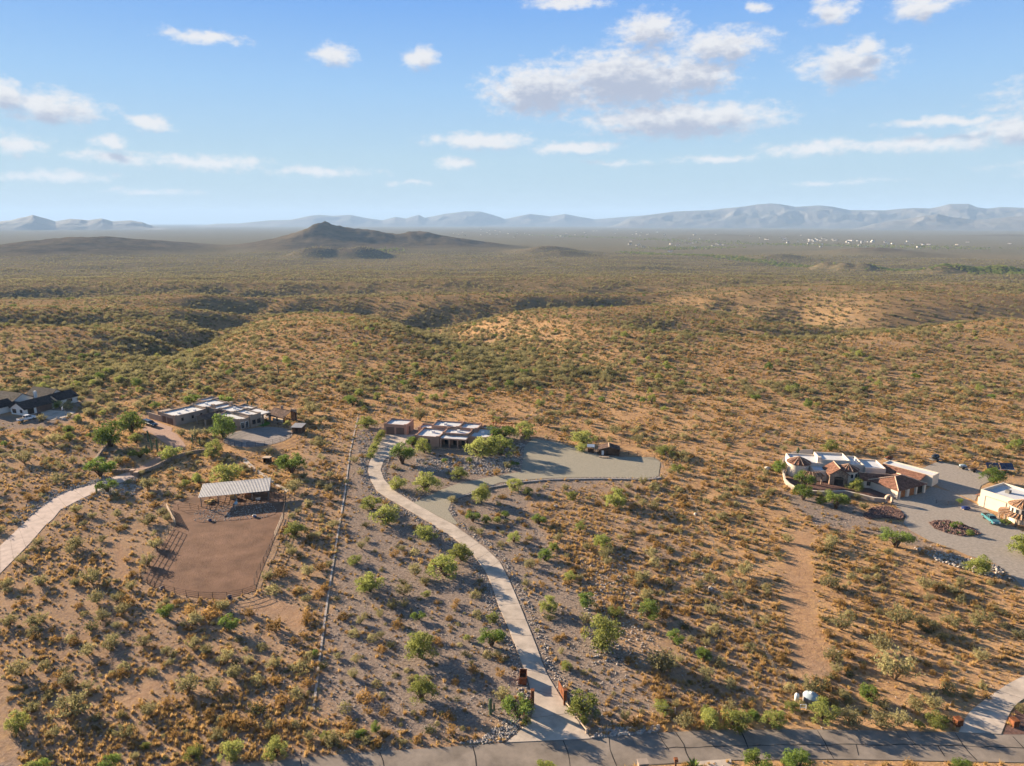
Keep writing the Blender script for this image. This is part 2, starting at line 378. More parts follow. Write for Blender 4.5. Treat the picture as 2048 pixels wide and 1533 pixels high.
mat('shade_and_dark_parts', (.05, .04, .033), .95)  # dark brown: shade painted into openings, plus a shed door and truck beds
mat('rust', (.22, .085, .04), .85, .35, 2.0, .01, 8)
mat('pipe', (.085, .055, .045), .7, .2, 2)
mat('galv', (.34, .33, .33), .6, .1, .8, metallic=.0, spec=.3)
mat('steel_post', (.20, .19, .18), .6, .1, 2, metallic=.3)
mat('white_metal', (.78, .77, .74), .5, .06, 1)
mat('tank', (.33, .40, .44), .6, .06, 1)
mat('tire', (.02, .02, .02), .9)
mat('chrome', (.6, .6, .6), .25, .03, 1, metallic=.9)
mat('paint_white', (.78, .78, .77), .3, .02, 1, spec=.5)
mat('paint_dark', (.03, .034, .04), .25, .05, 1, spec=.5)
mat('paint_teal', (.05, .18, .21), .3, .05, 1, spec=.5)
mat('blue_tarp', (.03, .05, .16), .6, .2, 1)
mat('solar', (.035, .05, .10), .15, .2, 1.5, spec=.6)
mat('rock_gray', (.36, .33, .31), .95, .25, 2.5, .05, 5)
mat('rock_pale', (.52, .45, .38), .95, .2, 2.5, .05, 5)
mat('rock_red', (.20, .125, .105), .95, .25, 2.5, .05, 5)
mat('bark', (.13, .09, .06), .95, .25, 3)
mat('cactus', (.11, .145, .075), .85, .2, 3, .02, 8)
mat('wire', (.42, .36, .31), .6, .1, 3)
mat('mountain', (.14, .125, .11), .95, .2, .0022, col2=(.09, .09, .08))
mat('horse_gray', (.34, .32, .30), .8, .15, 3)
mat('blanket', (.42, .52, .56), .8, .08, 3)
mat('straw', (.52, .36, .15), .95, .2, 4)
leafmat('leaf_green', (.215, .25, .065), (.33, .34, .11), .5)
leafmat('leaf_deep', (.13, .195, .045), (.21, .26, .07), .45)
leafmat('leaf_olive', (.22, .205, .095), (.36, .315, .155), .45)
leafmat('leaf_brown', (.22, .14, .055), (.40, .25, .09), .42)
leafmat('leaf_dark', (.09, .10, .045), (.16, .145, .06), .35)
leafmat('grass_dry', (.36, .235, .095), (.56, .385, .165), .4)
leafmat('twig', (.16, .11, .07), (.26, .18, .11), .2)


# ------------------------------------------------------------------ mesh builder
class MB:
    def __init__(s): s.v = []; s.f = []; s.m = []; s.smooth = []

    def add(s, verts, faces, mi=0, smooth=False):
        o = len(s.v); s.v += [tuple(p) for p in verts]
        for f in faces: s.f.append([i + o for i in f]); s.m.append(mi); s.smooth.append(smooth)
        return s

    def box(s, x0, x1, y0, y1, z0, z1, mi=0):
        return s.add([(x0, y0, z0), (x1, y0, z0), (x1, y1, z0), (x0, y1, z0), (x0, y0, z1), (x1, y0, z1), (x1, y1, z1), (x0, y1, z1)],
                     [(0, 3, 2, 1), (4, 5, 6, 7), (0, 1, 5, 4), (1, 2, 6, 5), (2, 3, 7, 6), (3, 0, 4, 7)], mi)

    def prism(s, pts, z0, z1, mi=0):
        n = len(pts)
        return s.add([(x, y, z0) for x, y in pts] + [(x, y, z1) for x, y in pts],
                     [tuple(range(n))[::-1], tuple(range(n, 2 * n))] + [(i, (i + 1) % n, n + (i + 1) % n, n + i) for i in range(n)], mi)

    def xprism(s, pts, x0, x1, mi=0):      # profile in y,z extruded along x
        n = len(pts)
        return s.add([(x0, y, z) for y, z in pts] + [(x1, y, z) for y, z in pts],
                     [tuple(range(n))[::-1], tuple(range(n, 2 * n))] + [(i, (i + 1) % n, n + (i + 1) % n, n + i) for i in range(n)], mi)

    def tube(s, p, q, r0, r1=None, n=6, mi=0, smooth=True):
        r1 = r0 if r1 is None else r1
        p = Vector(p); q = Vector(q); d = (q - p).normalized(); a = d.orthogonal().normalized(); b = d.cross(a)
        vs = []
        for c, r in ((p, r0), (q, r1)):
            for i in range(n):
                t = 2 * math.pi * i / n; vs.append(c + a * math.cos(t) * r + b * math.sin(t) * r)
        s.add(vs, [(i, (i + 1) % n, n + (i + 1) % n, n + i) for i in range(n)], mi, smooth)
        s.add(vs, [tuple(range(n))[::-1], tuple(range(n, 2 * n))], mi)
        return s

    def lathe(s, prof, n=16, cx=0, cy=0, mi=0, smooth=True, a0=0, a1=2 * math.pi):
        full = abs(a1 - a0 - 2 * math.pi) < 1e-6; k = n if full else n + 1
        vs = [(cx + r * math.cos(a0 + (a1 - a0) * i / n), cy + r * math.sin(a0 + (a1 - a0) * i / n), z) for r, z in prof for i in range(k)]
        fs = [(j * k + i, j * k + (i + 1) % k, (j + 1) * k + (i + 1) % k, (j + 1) * k + i) for j in range(len(prof) - 1) for i in range(n)]
        return s.add(vs, fs, mi, smooth)

    def blob(s, c, r, seed=0, sub=1, amp=.25, mi=0, flat=1.0):
        bm = bmesh.new(); bmesh.ops.create_icosphere(bm, subdivisions=sub, radius=1)
        rr = random.Random(seed); rx, ry, rz_ = (r if isinstance(r, tuple) else (r, r, r * flat))
        vs = []
        for v in bm.verts:
            k = 1 + rr.uniform(-amp, amp); vs.append((c[0] + v.co.x * rx * k, c[1] + v.co.y * ry * k, c[2] + v.co.z * rz_ * k))
        fs = [tuple(x.index for x in f.verts) for f in bm.faces]; bm.free()
        return s.add(vs, fs, mi)

    def mesh(s, name, mats):
        me = bpy.data.meshes.new(name); me.from_pydata(s.v, [], s.f)
        for m in (mats if isinstance(mats, (list, tuple)) else [mats]): me.materials.append(MATS[m])
        me.polygons.foreach_set('material_index', s.m); me.polygons.foreach_set('use_smooth', s.smooth)
        uv = me.uv_layers.new(name='UVMap').data
        for p in me.polygons:
            n = p.normal; t = Vector((-n.y, n.x, 0))
            t = t.normalized() if t.length > .05 else Vector((1, 0, 0)); b = n.cross(t)
            for li in p.loop_indices:
                co = me.vertices[me.loops[li].vertex_index].co; uv[li].uv = (co.dot(t), co.dot(b))
        me.update(); return me

    def build(s, name, mats, parent=None, loc=None, rot=None):
        o = bpy.data.objects.new(name, s.mesh(name, mats)); COL.objects.link(o)
        if parent is not None: o.parent = parent
        if loc is not None: o.location = loc
        if rot is not None: o.rotation_euler = rot
        return o


def tag(o, label=None, cat=None, group=None, kind=None):
    if label: o['label'] = label
    if cat: o['category'] = cat
    if group: o['group'] = group
    if kind: o['kind'] = kind
    return o


def thing(name, label, cat, loc=(0, 0, 0), rz=0, group=None):
    o = bpy.data.objects.new(name, None); COL.objects.link(o); o.location = loc; o.rotation_euler = (0, 0, rz)
    o.empty_display_size = .2
    return tag(o, label, cat, group)


def copy_tree(o, parent=None):
    c = o.copy(); COL.objects.link(c); c.parent = parent
    for ch in list(o.children): copy_tree(ch, c)
    return c


def link(name, me, parent=None, loc=None, rot=None):
    o = bpy.data.objects.new(name, me); COL.objects.link(o)
    if parent is not None: o.parent = parent
    if loc is not None: o.location = loc
    if rot is not None: o.rotation_euler = rot
    return o



# ------------------------------------------------------------------ polygons on the ground
def W(pts):
    return [tuple(at(*p)[:2]) for p in pts]


def pip(x, y, poly):
    x = np.asarray(x); y = np.asarray(y); ins = np.zeros(x.shape, bool); n = len(poly); j = n - 1
    for i in range(n):
        xi, yi = poly[i]; xj, yj = poly[j]
        c = ((yi > y) != (yj > y)) & (x < (xj - xi) * (y - yi) / (yj - yi + 1e-12) + xi); ins ^= c; j = i
    return ins


def soft(x, y, poly, amp=3.0):
    s = 0
    for k in range(5):
        jx = amp * fbm(x / 7 + 31 * k, y / 7, 2) * (1 + .3 * k); jy = amp * fbm(x / 7, y / 7 + 17 * k, 2) * (1 + .3 * k)
        s = s + pip(x + jx, y + jy, poly)
    return s / 5.0


DRIVE_L = [(1011, 1487), (1034, 1469), (1057, 1447), (1067, 1429), (1066, 1403), (1057, 1365), (1049, 1340), (1041, 1322), (1034, 1300), (1018, 1260), (1005, 1230), (995, 1207), (984, 1172), (972, 1145), (948, 1112), (909, 1078), (864, 1049), (815, 1020), (780, 1000), (754, 983), (741, 960), (736, 942), (739, 925), (752, 897), (768, 871)]
DRIVE_R = [(1181, 1479), (1172, 1464), (1150, 1436), (1138, 1420), (1129, 1407), (1113, 1382), (1094, 1350), (1084, 1326), (1075, 1300), (1060, 1262), (1047, 1230), (1035, 1200), (1020, 1165), (1000, 1125), (972, 1098), (937, 1072), (905, 1049), (874, 1033), (825, 1005), (790, 983), (768, 960), (761, 940), (768, 921), (790, 903), (829, 870)]
LDR_L = [(-60, 1165), (0, 1093), (45, 1050), (59, 1037), (84, 1014), (106, 998), (137, 983), (188, 969), (225, 955), (262, 944)]
LDR_R = [(-60, 1225), (0, 1148), (62, 1085), (90, 1052), (106, 1039), (121, 1020), (160, 1000), (204, 979), (238, 967), (270, 954)]
RDR_L = [(1917, 1466), (1935, 1428), (1975, 1396), (2019, 1367), (2048, 1353), (2140, 1310)]
RDR_R = [(2002, 1470), (2019, 1427), (2034, 1408), (2060, 1390), (2090, 1372), (2180, 1330)]
ROAD = [(-300, 1610), (200, 1562), (480, 1530), (700, 1508), (1010, 1487), (1180, 1477), (1300, 1467), (1450, 1460), (1650, 1460), (1900, 1465), (2048, 1470), (2400, 1482), (2400, 1545), (2048, 1526), (1670, 1519), (1450, 1521), (1230, 1535), (1000, 1558), (700, 1600), (200, 1690), (-300, 1740)]
GRAVEL = [(826, 1006), (848, 997), (876, 983), (915, 968), (954, 960), (985, 954), (1042, 944), (1046, 920), (1049, 894), (1065, 878), (1117, 886), (1157, 898), (1196, 911), (1235, 915), (1309, 915), (1321, 925), (1317, 953), (1294, 957), (1196, 955), (1098, 957), (1047, 961), (1000, 966), (985, 971), (940, 986), (905, 997), (896, 1020), (905, 1034), (917, 1050), (905, 1048), (874, 1032)]
PAVER = [(263, 943), (294, 927), (321, 912), (337, 897), (333, 888), (321, 881), (303, 867), (284, 861), (290, 852), (306, 841), (345, 856), (343, 864), (354, 869), (367, 885), (372, 893), (352, 908), (337, 920), (305, 938), (271, 953)]
ARENA = [(284, 1161), (320, 1180), (395, 1197), (448, 1199), (510, 1183), (520, 1150), (540, 1102), (550, 1075), (566, 1040), (572, 990), (540, 983), (400, 990), (345, 1008), (352, 1050), (335, 1075), (300, 1130)]
ISLAND = [(384, 1040), (400, 1046), (432, 1044), (465, 1042), (530, 1036), (551, 1029), (553, 1017), (543, 1007), (536, 1002), (400, 1018), (386, 1030)]
COURT = [(1778, 1003), (1795, 998), (1842, 988), (1862, 974), (1905, 985), (1958, 1012), (1990, 1032), (2048, 1066), (2120, 1100), (2140, 1230), (2048, 1178), (2029, 1158), (1990, 1128), (1933, 1111), (1909, 1100), (1861, 1084), (1822, 1063), (1806, 1048), (1812, 1034), (1800, 1020)]
CISLE = [(1857, 1046), (1870, 1043), (1895, 1042), (1925, 1049), (1950, 1060), (1962, 1069), (1945, 1073), (1922, 1073), (1892, 1067), (1868, 1058)]
MOUND = [(1726, 1031), (1745, 1016), (1775, 1014), (1800, 1022), (1811, 1034), (1800, 1041), (1770, 1037), (1735, 1039)]
REAR_LOT = [(1832, 942), (1878, 923), (1965, 945), (1992, 958), (1962, 972), (1950, 1003), (1880, 975)]
FPAD = [(98, 821), (152, 825), (136, 834), (104, 841), (70, 836), (78, 828)]
YARD_F = [(-60, 835), (20, 832), (60, 826), (110, 806), (160, 798), (200, 800), (150, 822), (150, 842), (90, 856), (0, 862), (-60, 868)]
LOT_C = [(720, 850), (700, 900), (650, 1200), (632, 1440), (820, 1478), (1000, 1478), (1200, 1460), (1320, 1430), (1270, 1330), (1160, 1180), (1100, 1080), (1060, 1010), (1200, 965), (1330, 960), (1320, 930), (1050, 870), (780, 850)]
LOT_L = [(-80, 880), (230, 880), (300, 960), (420, 985), (590, 980), (620, 880), (715, 860), (632, 1440), (500, 1510), (-80, 1560)]
LOT_R = [(1330, 960), (1560, 950), (1800, 1050), (2000, 1150), (2100, 1200), (2100, 1350), (1920, 1455), (1320, 1455), (1270, 1330), (1160, 1180), (1100, 1080), (1060, 1010)]
PALE_C = [(1555, 965), (1575, 985), (1640, 1000), (1720, 1008), (1735, 1040), (1805, 1048), (1850, 1085), (1900, 1105), (1840, 1100), (1740, 1065), (1640, 1052), (1590, 1015)]
TRACK_R = [(1578, 1060), (1618, 1065), (1622, 1150), (1625, 1220), (1642, 1280), (1662, 1345), (1600, 1355), (1580, 1280), (1568, 1200), (1572, 1130)]
TRACK_A = [(470, 1208), (515, 1195), (560, 1190), (610, 1235), (595, 1262), (550, 1232), (500, 1225)]
TRACK_B = [(250, 1400), (300, 1362), (350, 1335), (362, 1343), (310, 1375), (262, 1410)]
TRACK_L = [(600, 880), (622, 880), (625, 960), (615, 1030), (600, 1100), (590, 1200), (560, 1215), (575, 1120), (590, 1020), (600, 950)]
TRACK_S = [(215, 1085), (245, 1083), (255, 1130), (250, 1155), (232, 1155), (236, 1120)]
ROADSIDE_L = [(-100, 1545), (300, 1505), (640, 1470), (1000, 1476), (1010, 1486), (700, 1507), (480, 1529), (-100, 1590)]
GRAY_A = [(540, 960), (600, 930), (600, 860), (560, 860), (430, 910), (300, 990), (390, 990), (430, 960)]
SLOPE_R = [(905, 1050), (1000, 970), (1330, 960), (1370, 1050), (1480, 1250), (1560, 1400), (1190, 1440), (1080, 1300), (1030, 1150)]
GRAV_POLYS = [W(p) for p in (LOT_C, ROADSIDE_L, TRACK_L, YARD_F, LOT_L, SLOPE_R)]
DIRT_POLYS = [W(p) for p in (PALE_C,)]
TRACKS = [W(p) for p in (TRACK_R, TRACK_S, TRACK_A, TRACK_B)]


def gravel_mask(x, y):
    g = np.zeros(x.shape)
    for i, p in enumerate(GRAV_POLYS): g = np.maximum(g, soft(x, y, p, 4) * (.95, 1, .6, .9, .5, .45)[i])
    for i, p in enumerate(DIRT_POLYS): g = np.maximum(g, soft(x, y, p, 1.5) * .95)
    return np.clip(g, 0, 1)


# ------------------------------------------------------------------ the ground, one sheet to the horizon
def build_ground():
    rings = 40 * np.exp(np.linspace(0, math.log(29000 / 40.0), 640))
    az = np.concatenate([np.linspace(-46, 46, 840), np.linspace(49, 311, 88)])
    az = np.radians(az); nr, na = len(rings), len(az)
    RR, AA = np.meshgrid(rings, az, indexing='ij')
    X = (RR * np.sin(AA)).ravel(); Y = (RR * np.cos(AA)).ravel(); Z = H(X, Y)
    co = np.stack([X, Y, Z], 1); co = np.vstack([co, [[0, 0, hz(0, 0)]]])
    i = np.arange(nr - 1)[:, None] * na; j = np.arange(na)[None, :]; j2 = (j + 1) % na
    q = np.stack([i + j, i + j2, i + na + j2, i + na + j], -1).reshape(-1, 4)[:, ::-1]
    cap = np.stack([np.full(na, nr * na), (np.arange(na) + 1) % na, np.arange(na)], 1)[:, ::-1]
    me = bpy.data.meshes.new('ground')
    me.vertices.add(len(co)); me.vertices.foreach_set('co', co.ravel())
    nl = len(q) * 4 + len(cap) * 3
    me.loops.add(nl); me.loops.foreach_set('vertex_index', np.concatenate([q.ravel(), cap.ravel()]).astype(np.int32))
    me.polygons.add(len(q) + len(cap))
    me.polygons.foreach_set('loop_start', np.concatenate([np.arange(len(q)) * 4, len(q) * 4 + np.arange(len(cap)) * 3]).astype(np.int32))
    me.polygons.foreach_set('use_smooth', np.ones(len(q) + len(cap), bool))
    me.update(calc_edges=True); me.validate()
    gr = np.zeros(len(co)); nearm = np.hypot(co[:, 0], co[:, 1]) < 330
    gr[nearm] = gravel_mask(co[nearm, 0], co[nearm, 1])
    a = me.attributes.new('gravel', 'FLOAT', 'POINT'); a.data.foreach_set('value', gr)
    a = me.attributes.new('hill', 'FLOAT', 'POINT'); a.data.foreach_set('value', np.clip((H(co[:, 0], co[:, 1], True) - 6) / 14, 0, 1))
    dm = np.zeros(len(co))
    for q_ in TRACKS: dm[nearm] = np.maximum(dm[nearm], .5 * soft(co[nearm, 0], co[nearm, 1], q_, 1.6))
    a = me.attributes.new('dirt', 'FLOAT', 'POINT'); a.data.foreach_set('value', dm)
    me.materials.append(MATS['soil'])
    o = link('ground', me); tag(o, kind='structure'); return o


build_ground()


def resample(pl, step):
    out = [pl[0]]
    for a, b in zip(pl[:-1], pl[1:]):
        n = max(1, int(math.hypot(b[0] - a[0], b[1] - a[1]) / step))
        for k in range(1, n + 1): out.append((a[0] + (b[0] - a[0]) * k / n, a[1] + (b[1] - a[1]) * k / n))
    return out


def sheet(name, poly, m, lift, kind='structure', step=2.5, parent=None, thick=0.0):
    pts = resample(poly + [poly[0]], step)[:-1]; n = len(pts)
    xs = np.array([p[0] for p in pts]); ys = np.array([p[1] for p in pts])
    gx, gy = np.meshgrid(np.arange(xs.min() + step / 2, xs.max(), step), np.arange(ys.min() + step / 2, ys.max(), step))
    gx = gx.ravel(); gy = gy.ravel(); ins = pip(gx, gy, pts); gx = gx[ins]; gy = gy[ins]
    ring = [(xs[i], ys[i]) for i in range(n)] + [(xs[0], ys[0])]
    far_ = seg_dist(gx, gy, ring) > step * .4
    allp = [Vector(p) for p in pts] + [Vector((a, b)) for a, b in zip(gx[far_], gy[far_])]
    v, e, f, *_ = delaunay_2d_cdt(allp, [], [list(range(n))], 1, 1e-4)
    V = np.array([(p.x, p.y) for p in v]); z = H(V[:, 0], V[:, 1]) + lift
    me = bpy.data.meshes.new(name); me.from_pydata([(V[k, 0], V[k, 1], z[k]) for k in range(len(V))], [], [tuple(t) for t in f]); me.materials.append(MATS[m]); me.update()
    for p in me.polygons:
        if p.normal.z < 0: p.flip()
    o = link(name, me, parent)
    if kind: tag(o, kind=kind)
    return o


def pts_at(pl, n):
    P = [Vector(p) for p in pl]; L = [0]
    for a, b in zip(P[:-1], P[1:]): L.append(L[-1] + (b - a).length)
    out = []
    for k in range(n):
        t = L[-1] * k / (n - 1); i = 0
        while i < len(L) - 2 and L[i + 1] < t: i += 1
        u = (t - L[i]) / max(1e-6, L[i + 1] - L[i]); out.append(P[i].lerp(P[i + 1], u))
    return out


def slab_drive(name, left, right, m, length, lift=.06):
    """a drive laid in concrete slabs, joints recessed between them"""
    wl, wr = W(left), W(right)
    base = sheet(name, wl + wr[::-1], 'joint', lift - .035)
    tot = sum(math.hypot(b[0] - a[0], b[1] - a[1]) for a, b in zip(wl[:-1], wl[1:])); n = max(3, int(tot / length)); sub = 3
    # pair the two edges node by node so slabs stay square to the drive
    def dense(w):
        return [Vector(w[0])] + [p for a, b in zip(w[:-1], w[1:]) for p in [Vector(a).lerp(Vector(b), k / 12) for k in range(1, 13)]]
    dl, dr = dense(wl), dense(wr); mid = [(a + b) / 2 for a, b in zip(dl, dr)]
    L = [0]
    for a, b in zip(mid[:-1], mid[1:]): L.append(L[-1] + (b - a).length)

    def ev(t):
        i = 0
        while i < len(L) - 2 and L[i + 1] < t: i += 1
        u = (t - L[i]) / max(1e-6, L[i + 1] - L[i]); return dl[i].lerp(dl[i + 1], u), dr[i].lerp(dr[i + 1], u)
    g = .04
    n = int(L[-1] / length)
    for k in range(n):
        mb = MB(); rows = []
        for s in range(sub + 1):
            t = L[-1] * (k + s / sub) / n + (g if s == 0 else (-g if s == sub else 0))
            a, b = ev(t); rows.append((a, b))
        vs = []
        for a, b in rows:
            for u in (0, .5, 1):
                p = a.lerp(b, u); vs.append((p.x, p.y, hz(p.x, p.y) + lift))
        mb.add(vs, [(i * 3 + j, i * 3 + j + 1, i * 3 + j + 4, i * 3 + j + 3) for i in range(sub) for j in range(2)])
        lo = [(x, y, z - .1) for x, y, z in vs]; e = len(vs)
        o0 = [0, 1, 2]; o1 = [sub * 3, sub * 3 + 1, sub * 3 + 2]
        mb.add(vs + lo, [(o0[i], o0[i] + e, o0[i + 1] + e, o0[i + 1]) for i in range(2)] + [(o1[i], o1[i + 1], o1[i + 1] + e, o1[i] + e) for i in range(2)] +
               [(i * 3, i * 3 + 3, i * 3 + 3 + e, i * 3 + e) for i in range(sub)] + [(i * 3 + 2, i * 3 + 2 + e, i * 3 + 5 + e, i * 3 + 5) for i in range(sub)])
        o = mb.build('slab', m, base)
        for p in o.data.polygons:
            if abs(p.normal.z) > .7 and p.normal.z < 0: p.flip()
    return base


road = sheet('road', W(ROAD), 'asphalt', .05)
CRACKS = [[(945, 1493), (950, 1515), (953, 1545)], [(1128, 1482), (1134, 1505), (1141, 1540)], [(1218, 1476), (1222, 1500), (1233, 1535)], [(1315, 1467), (1325, 1484), (1339, 1500)], [(1352, 1465), (1366, 1490), (1381, 1524)],
          [(1482, 1462), (1489, 1480), (1502, 1519)], [(1636, 1462), (1650, 1485), (1668, 1518)], [(1711, 1490), (1718, 1512)], [(1810, 1464), (1818, 1478), (1830, 1490)], [(1877, 1492), (1890, 1514)], [(1912, 1467), (1928, 1492), (1952, 1522)], [(2026, 1474), (2050, 1500)],
          [(1330, 1497), (1420, 1494), (1500, 1492), (1700, 1490), (1900, 1492), (2060, 1498)], [(760, 1505), (770, 1540)], [(600, 1519), (615, 1560)]]
_rc = random.Random(5)
for c in CRACKS:
    w = resample(W(c), 1.2); mb = MB(); vs = []
    for i, p in enumerate(w):
        q = w[min(i + 1, len(w) - 1)]; r_ = w[max(i - 1, 0)]; d = Vector((q[0] - r_[0], q[1] - r_[1])).normalized(); n = Vector((-d.y, d.x)); jit = _rc.uniform(-.12, .12); hw = _rc.uniform(.03, .075)
        for s in (-1, 1):
            x = p[0] + n.x * (s * hw + jit); y = p[1] + n.y * (s * hw + jit); vs.append((x, y, hz(x, y) + .058))
    mb.add(vs, [(2 * i, 2 * i + 1, 2 * i + 3, 2 * i + 2) for i in range(len(w) - 1)])
    o = mb.build('crack_seal', 'tar', road)
    for p in o.data.polygons:
        if p.normal.z < 0: p.flip()
driveway = slab_drive('driveway', DRIVE_L, DRIVE_R, 'concrete', 4.6, .10)
slab_drive('side_driveway', LDR_L, LDR_R, 'pink_concrete', 4.6, .08)
slab_drive('corner_driveway', RDR_L, RDR_R, 'concrete', 5.0, .10)
sheet('gravel_drive', W(GRAVEL), 'gray_gravel', .06)
sheet('brick_drive', W(PAVER), 'brick_paver', .06)
sheet('arena_ground', W(ARENA), 'arena_dirt', .05)
sheet('court_paving', W(COURT), 'court_gravel', .07)
sheet('rear_lot', W(REAR_LOT), 'court_gravel', .05)
sheet('parking_pad', W(FPAD), 'concrete', .10)
PEN_C = at(517, 874); PEN_R = 10.0
sheet('round_pen_ground', [(PEN_C.x + PEN_R * math.cos(t * .1745), PEN_C.y + PEN_R * math.sin(t * .1745)) for t in range(36)], 'pen_sand', .06)
sheet('entry_walk', W([(1393, 1524), (1462, 1519), (1466, 1560), (1385, 1562)]), 'concrete', .07)
sheet('ramp_path', W([(486, 918), (491, 917), (512, 938), (577, 981), (573, 986), (505, 941), (487, 926)]), 'concrete', .08)

# ------------------------------------------------------------------ mountain ranges far behind
def mountains(name, sky, dist, depth, seed, label):
    xs = [p[0] for p in sky]; cols = int((xs[-1] - xs[0]) / 2.0); rows = 46
    px = np.linspace(xs[0], xs[-1], cols); py = np.interp(px, xs, [p[1] for p in sky])
    dz = (CY - py) / FPX; u = (px - CX) / FPX
    Y = math.cos(PITCH) + math.sin(PITCH) * dz; Z = -math.sin(PITCH) + math.cos(PITCH) * dz
    az = np.arctan2(u, Y); el = Z / np.hypot(u, Y)
    top = np.maximum(CAMH + el * dist, -49) + 52
    edge = np.minimum(1, np.minimum(np.arange(cols), np.arange(cols)[::-1]) / 25.0)
    t = np.linspace(-1, 1, rows)
    A, T = np.meshgrid(az, t, indexing='ij')
    rr = dist + T * depth; X = rr * np.sin(A); Yw = rr * np.cos(A)
    s = dist / 14000.0
    rid = 1 - 2 * np.abs(fbm(X / (900 * s) + seed, Yw / (1100 * s), 5))
    fine = fbm(X / (260 * s) + seed, Yw / (320 * s), 4)
    prof = np.clip(1 - np.abs(T) ** 1.15, 0, 1)
    Hh = (top * edge)[:, None] * prof * (1 + (.5 * (rid - .55) + .22 * fine) * (1 - prof ** 3))
    # the crest follows the skyline
    Zw = -52 + Hh
    co = np.stack([X, Yw, Zw], -1).reshape(-1, 3)
    me = bpy.data.meshes.new(name); i = np.arange(cols - 1)[:, None] * rows; j = np.arange(rows - 1)[None, :]
    q = np.stack([i + j, i + rows + j, i + rows + j + 1, i + j + 1], -1).reshape(-1, 4)
    me.from_pydata(co.tolist(), [], q.tolist()); me.materials.append(MATS['mountain']); me.update()
    me.polygons.foreach_set('use_smooth', np.ones(len(me.polygons), bool))
    return tag(link(name, me), kind='structure')


mountains('mountains', [(-420, 448), (-300, 438), (-180, 441), (-90, 436), (0, 443), (20, 441), (40, 436), (52, 434), (65, 430), (80, 434), (95, 438), (110, 443), (140, 438), (160, 439), (175, 441), (203, 437), (225, 443), (262, 441), (300, 447), (335, 453)], 12000, 900, 1, '')
mountains('mountains', [(380, 452), (430, 448), (480, 447), (540, 441), (580, 440), (620, 432), (640, 430), (665, 432), (700, 430), (730, 436), (765, 441), (790, 434), (812, 437), (833, 431), (838, 430), (850, 436), (890, 428), (930, 423), (960, 423), (985, 430), (1010, 438), (1060, 428), (1085, 431), (1100, 433), (1130, 428), (1160, 434), (1190, 439), (1250, 434), (1290, 431), (1340, 438), (1400, 446)], 17500, 1500, 5, '')
mountains('mountains', [(1210, 449), (1250, 438), (1290, 431), (1350, 423), (1420, 420), (1480, 414), (1515, 409), (1540, 407), (1560, 408), (1590, 414), (1640, 411), (1665, 413), (1700, 420), (1770, 421), (1800, 418), (1830, 416), (1860, 417), (1880, 413), (1900, 408), (1938, 408), (1955, 415), (1975, 417), (2000, 414), (2048, 416), (2120, 412), (2200, 420), (2300, 426), (2450, 440)], 14500, 1700, 9, '')
mountains('mountains', [(1700, 452), (1760, 446), (1800, 440), (1840, 433), (1875, 428), (1900, 434), (1950, 440), (2000, 436), (2060, 431), (2150, 438), (2250, 446)], 11500, 800, 13, '')

# ------------------------------------------------------------------ the air
hb = MB().box(-30000, 30000, -30000, 30000, -95, 500); hm = bpy.data.materials.new('haze_air'); hm.use_nodes = True; hm.node_tree.nodes.clear()
pv = hm.node_tree.nodes.new('ShaderNodeVolumePrincipled'); pv.inputs['Color'].default_value = (.42, .63, .95, 1); pv.inputs['Density'].default_value = 5.4e-5; pv.inputs['Anisotropy'].default_value = 0.0; pv.inputs['Density Attribute'].default_value = ''
ho = hm.node_tree.nodes.new('ShaderNodeOutputMaterial'); hm.node_tree.links.new(pv.outputs[0], ho.inputs['Volume']); MATS['haze'] = hm
haze = hb.build('haze', 'haze'); tag(haze, kind='stuff')

# ------------------------------------------------------------------ plants
def quads_mesh(name, pts, size, mats, seed, out=None, mi=None, stretch=1.0, extra=None):
    rs = np.random.RandomState(seed); n = len(pts)
    a = rs.normal(size=(n, 3))
    if out is not None: a = a * .75 + out * 1.0
    a /= np.linalg.norm(a, axis=1)[:, None] + 1e-9
    b = rs.normal(size=(n, 3)); b -= a * (a * b).sum(1)[:, None]; b /= np.linalg.norm(b, axis=1)[:, None] + 1e-9
    c = np.cross(a, b); s = size[:, None]
    v = np.stack([pts + b * s * stretch, pts + c * s * .55, pts - b * s * stretch, pts - c * s * .55], 1).reshape(-1, 3)
    f = np.arange(4 * n).reshape(n, 4); m = np.zeros(n, int) if mi is None else mi
    vl = v.tolist(); fl = f.tolist(); ml = m.tolist()
    if extra is not None:
        o = len(vl); vl += extra.v; fl += [[i + o for i in q] for q in extra.f]; ml += [k + len(mats) - 1 for k in extra.m]
    me = bpy.data.meshes.new(name); me.from_pydata(vl, [], fl)
    for k in mats: me.materials.append(MATS[k])
    me.polygons.foreach_set('material_index', ml); me.update(); return me


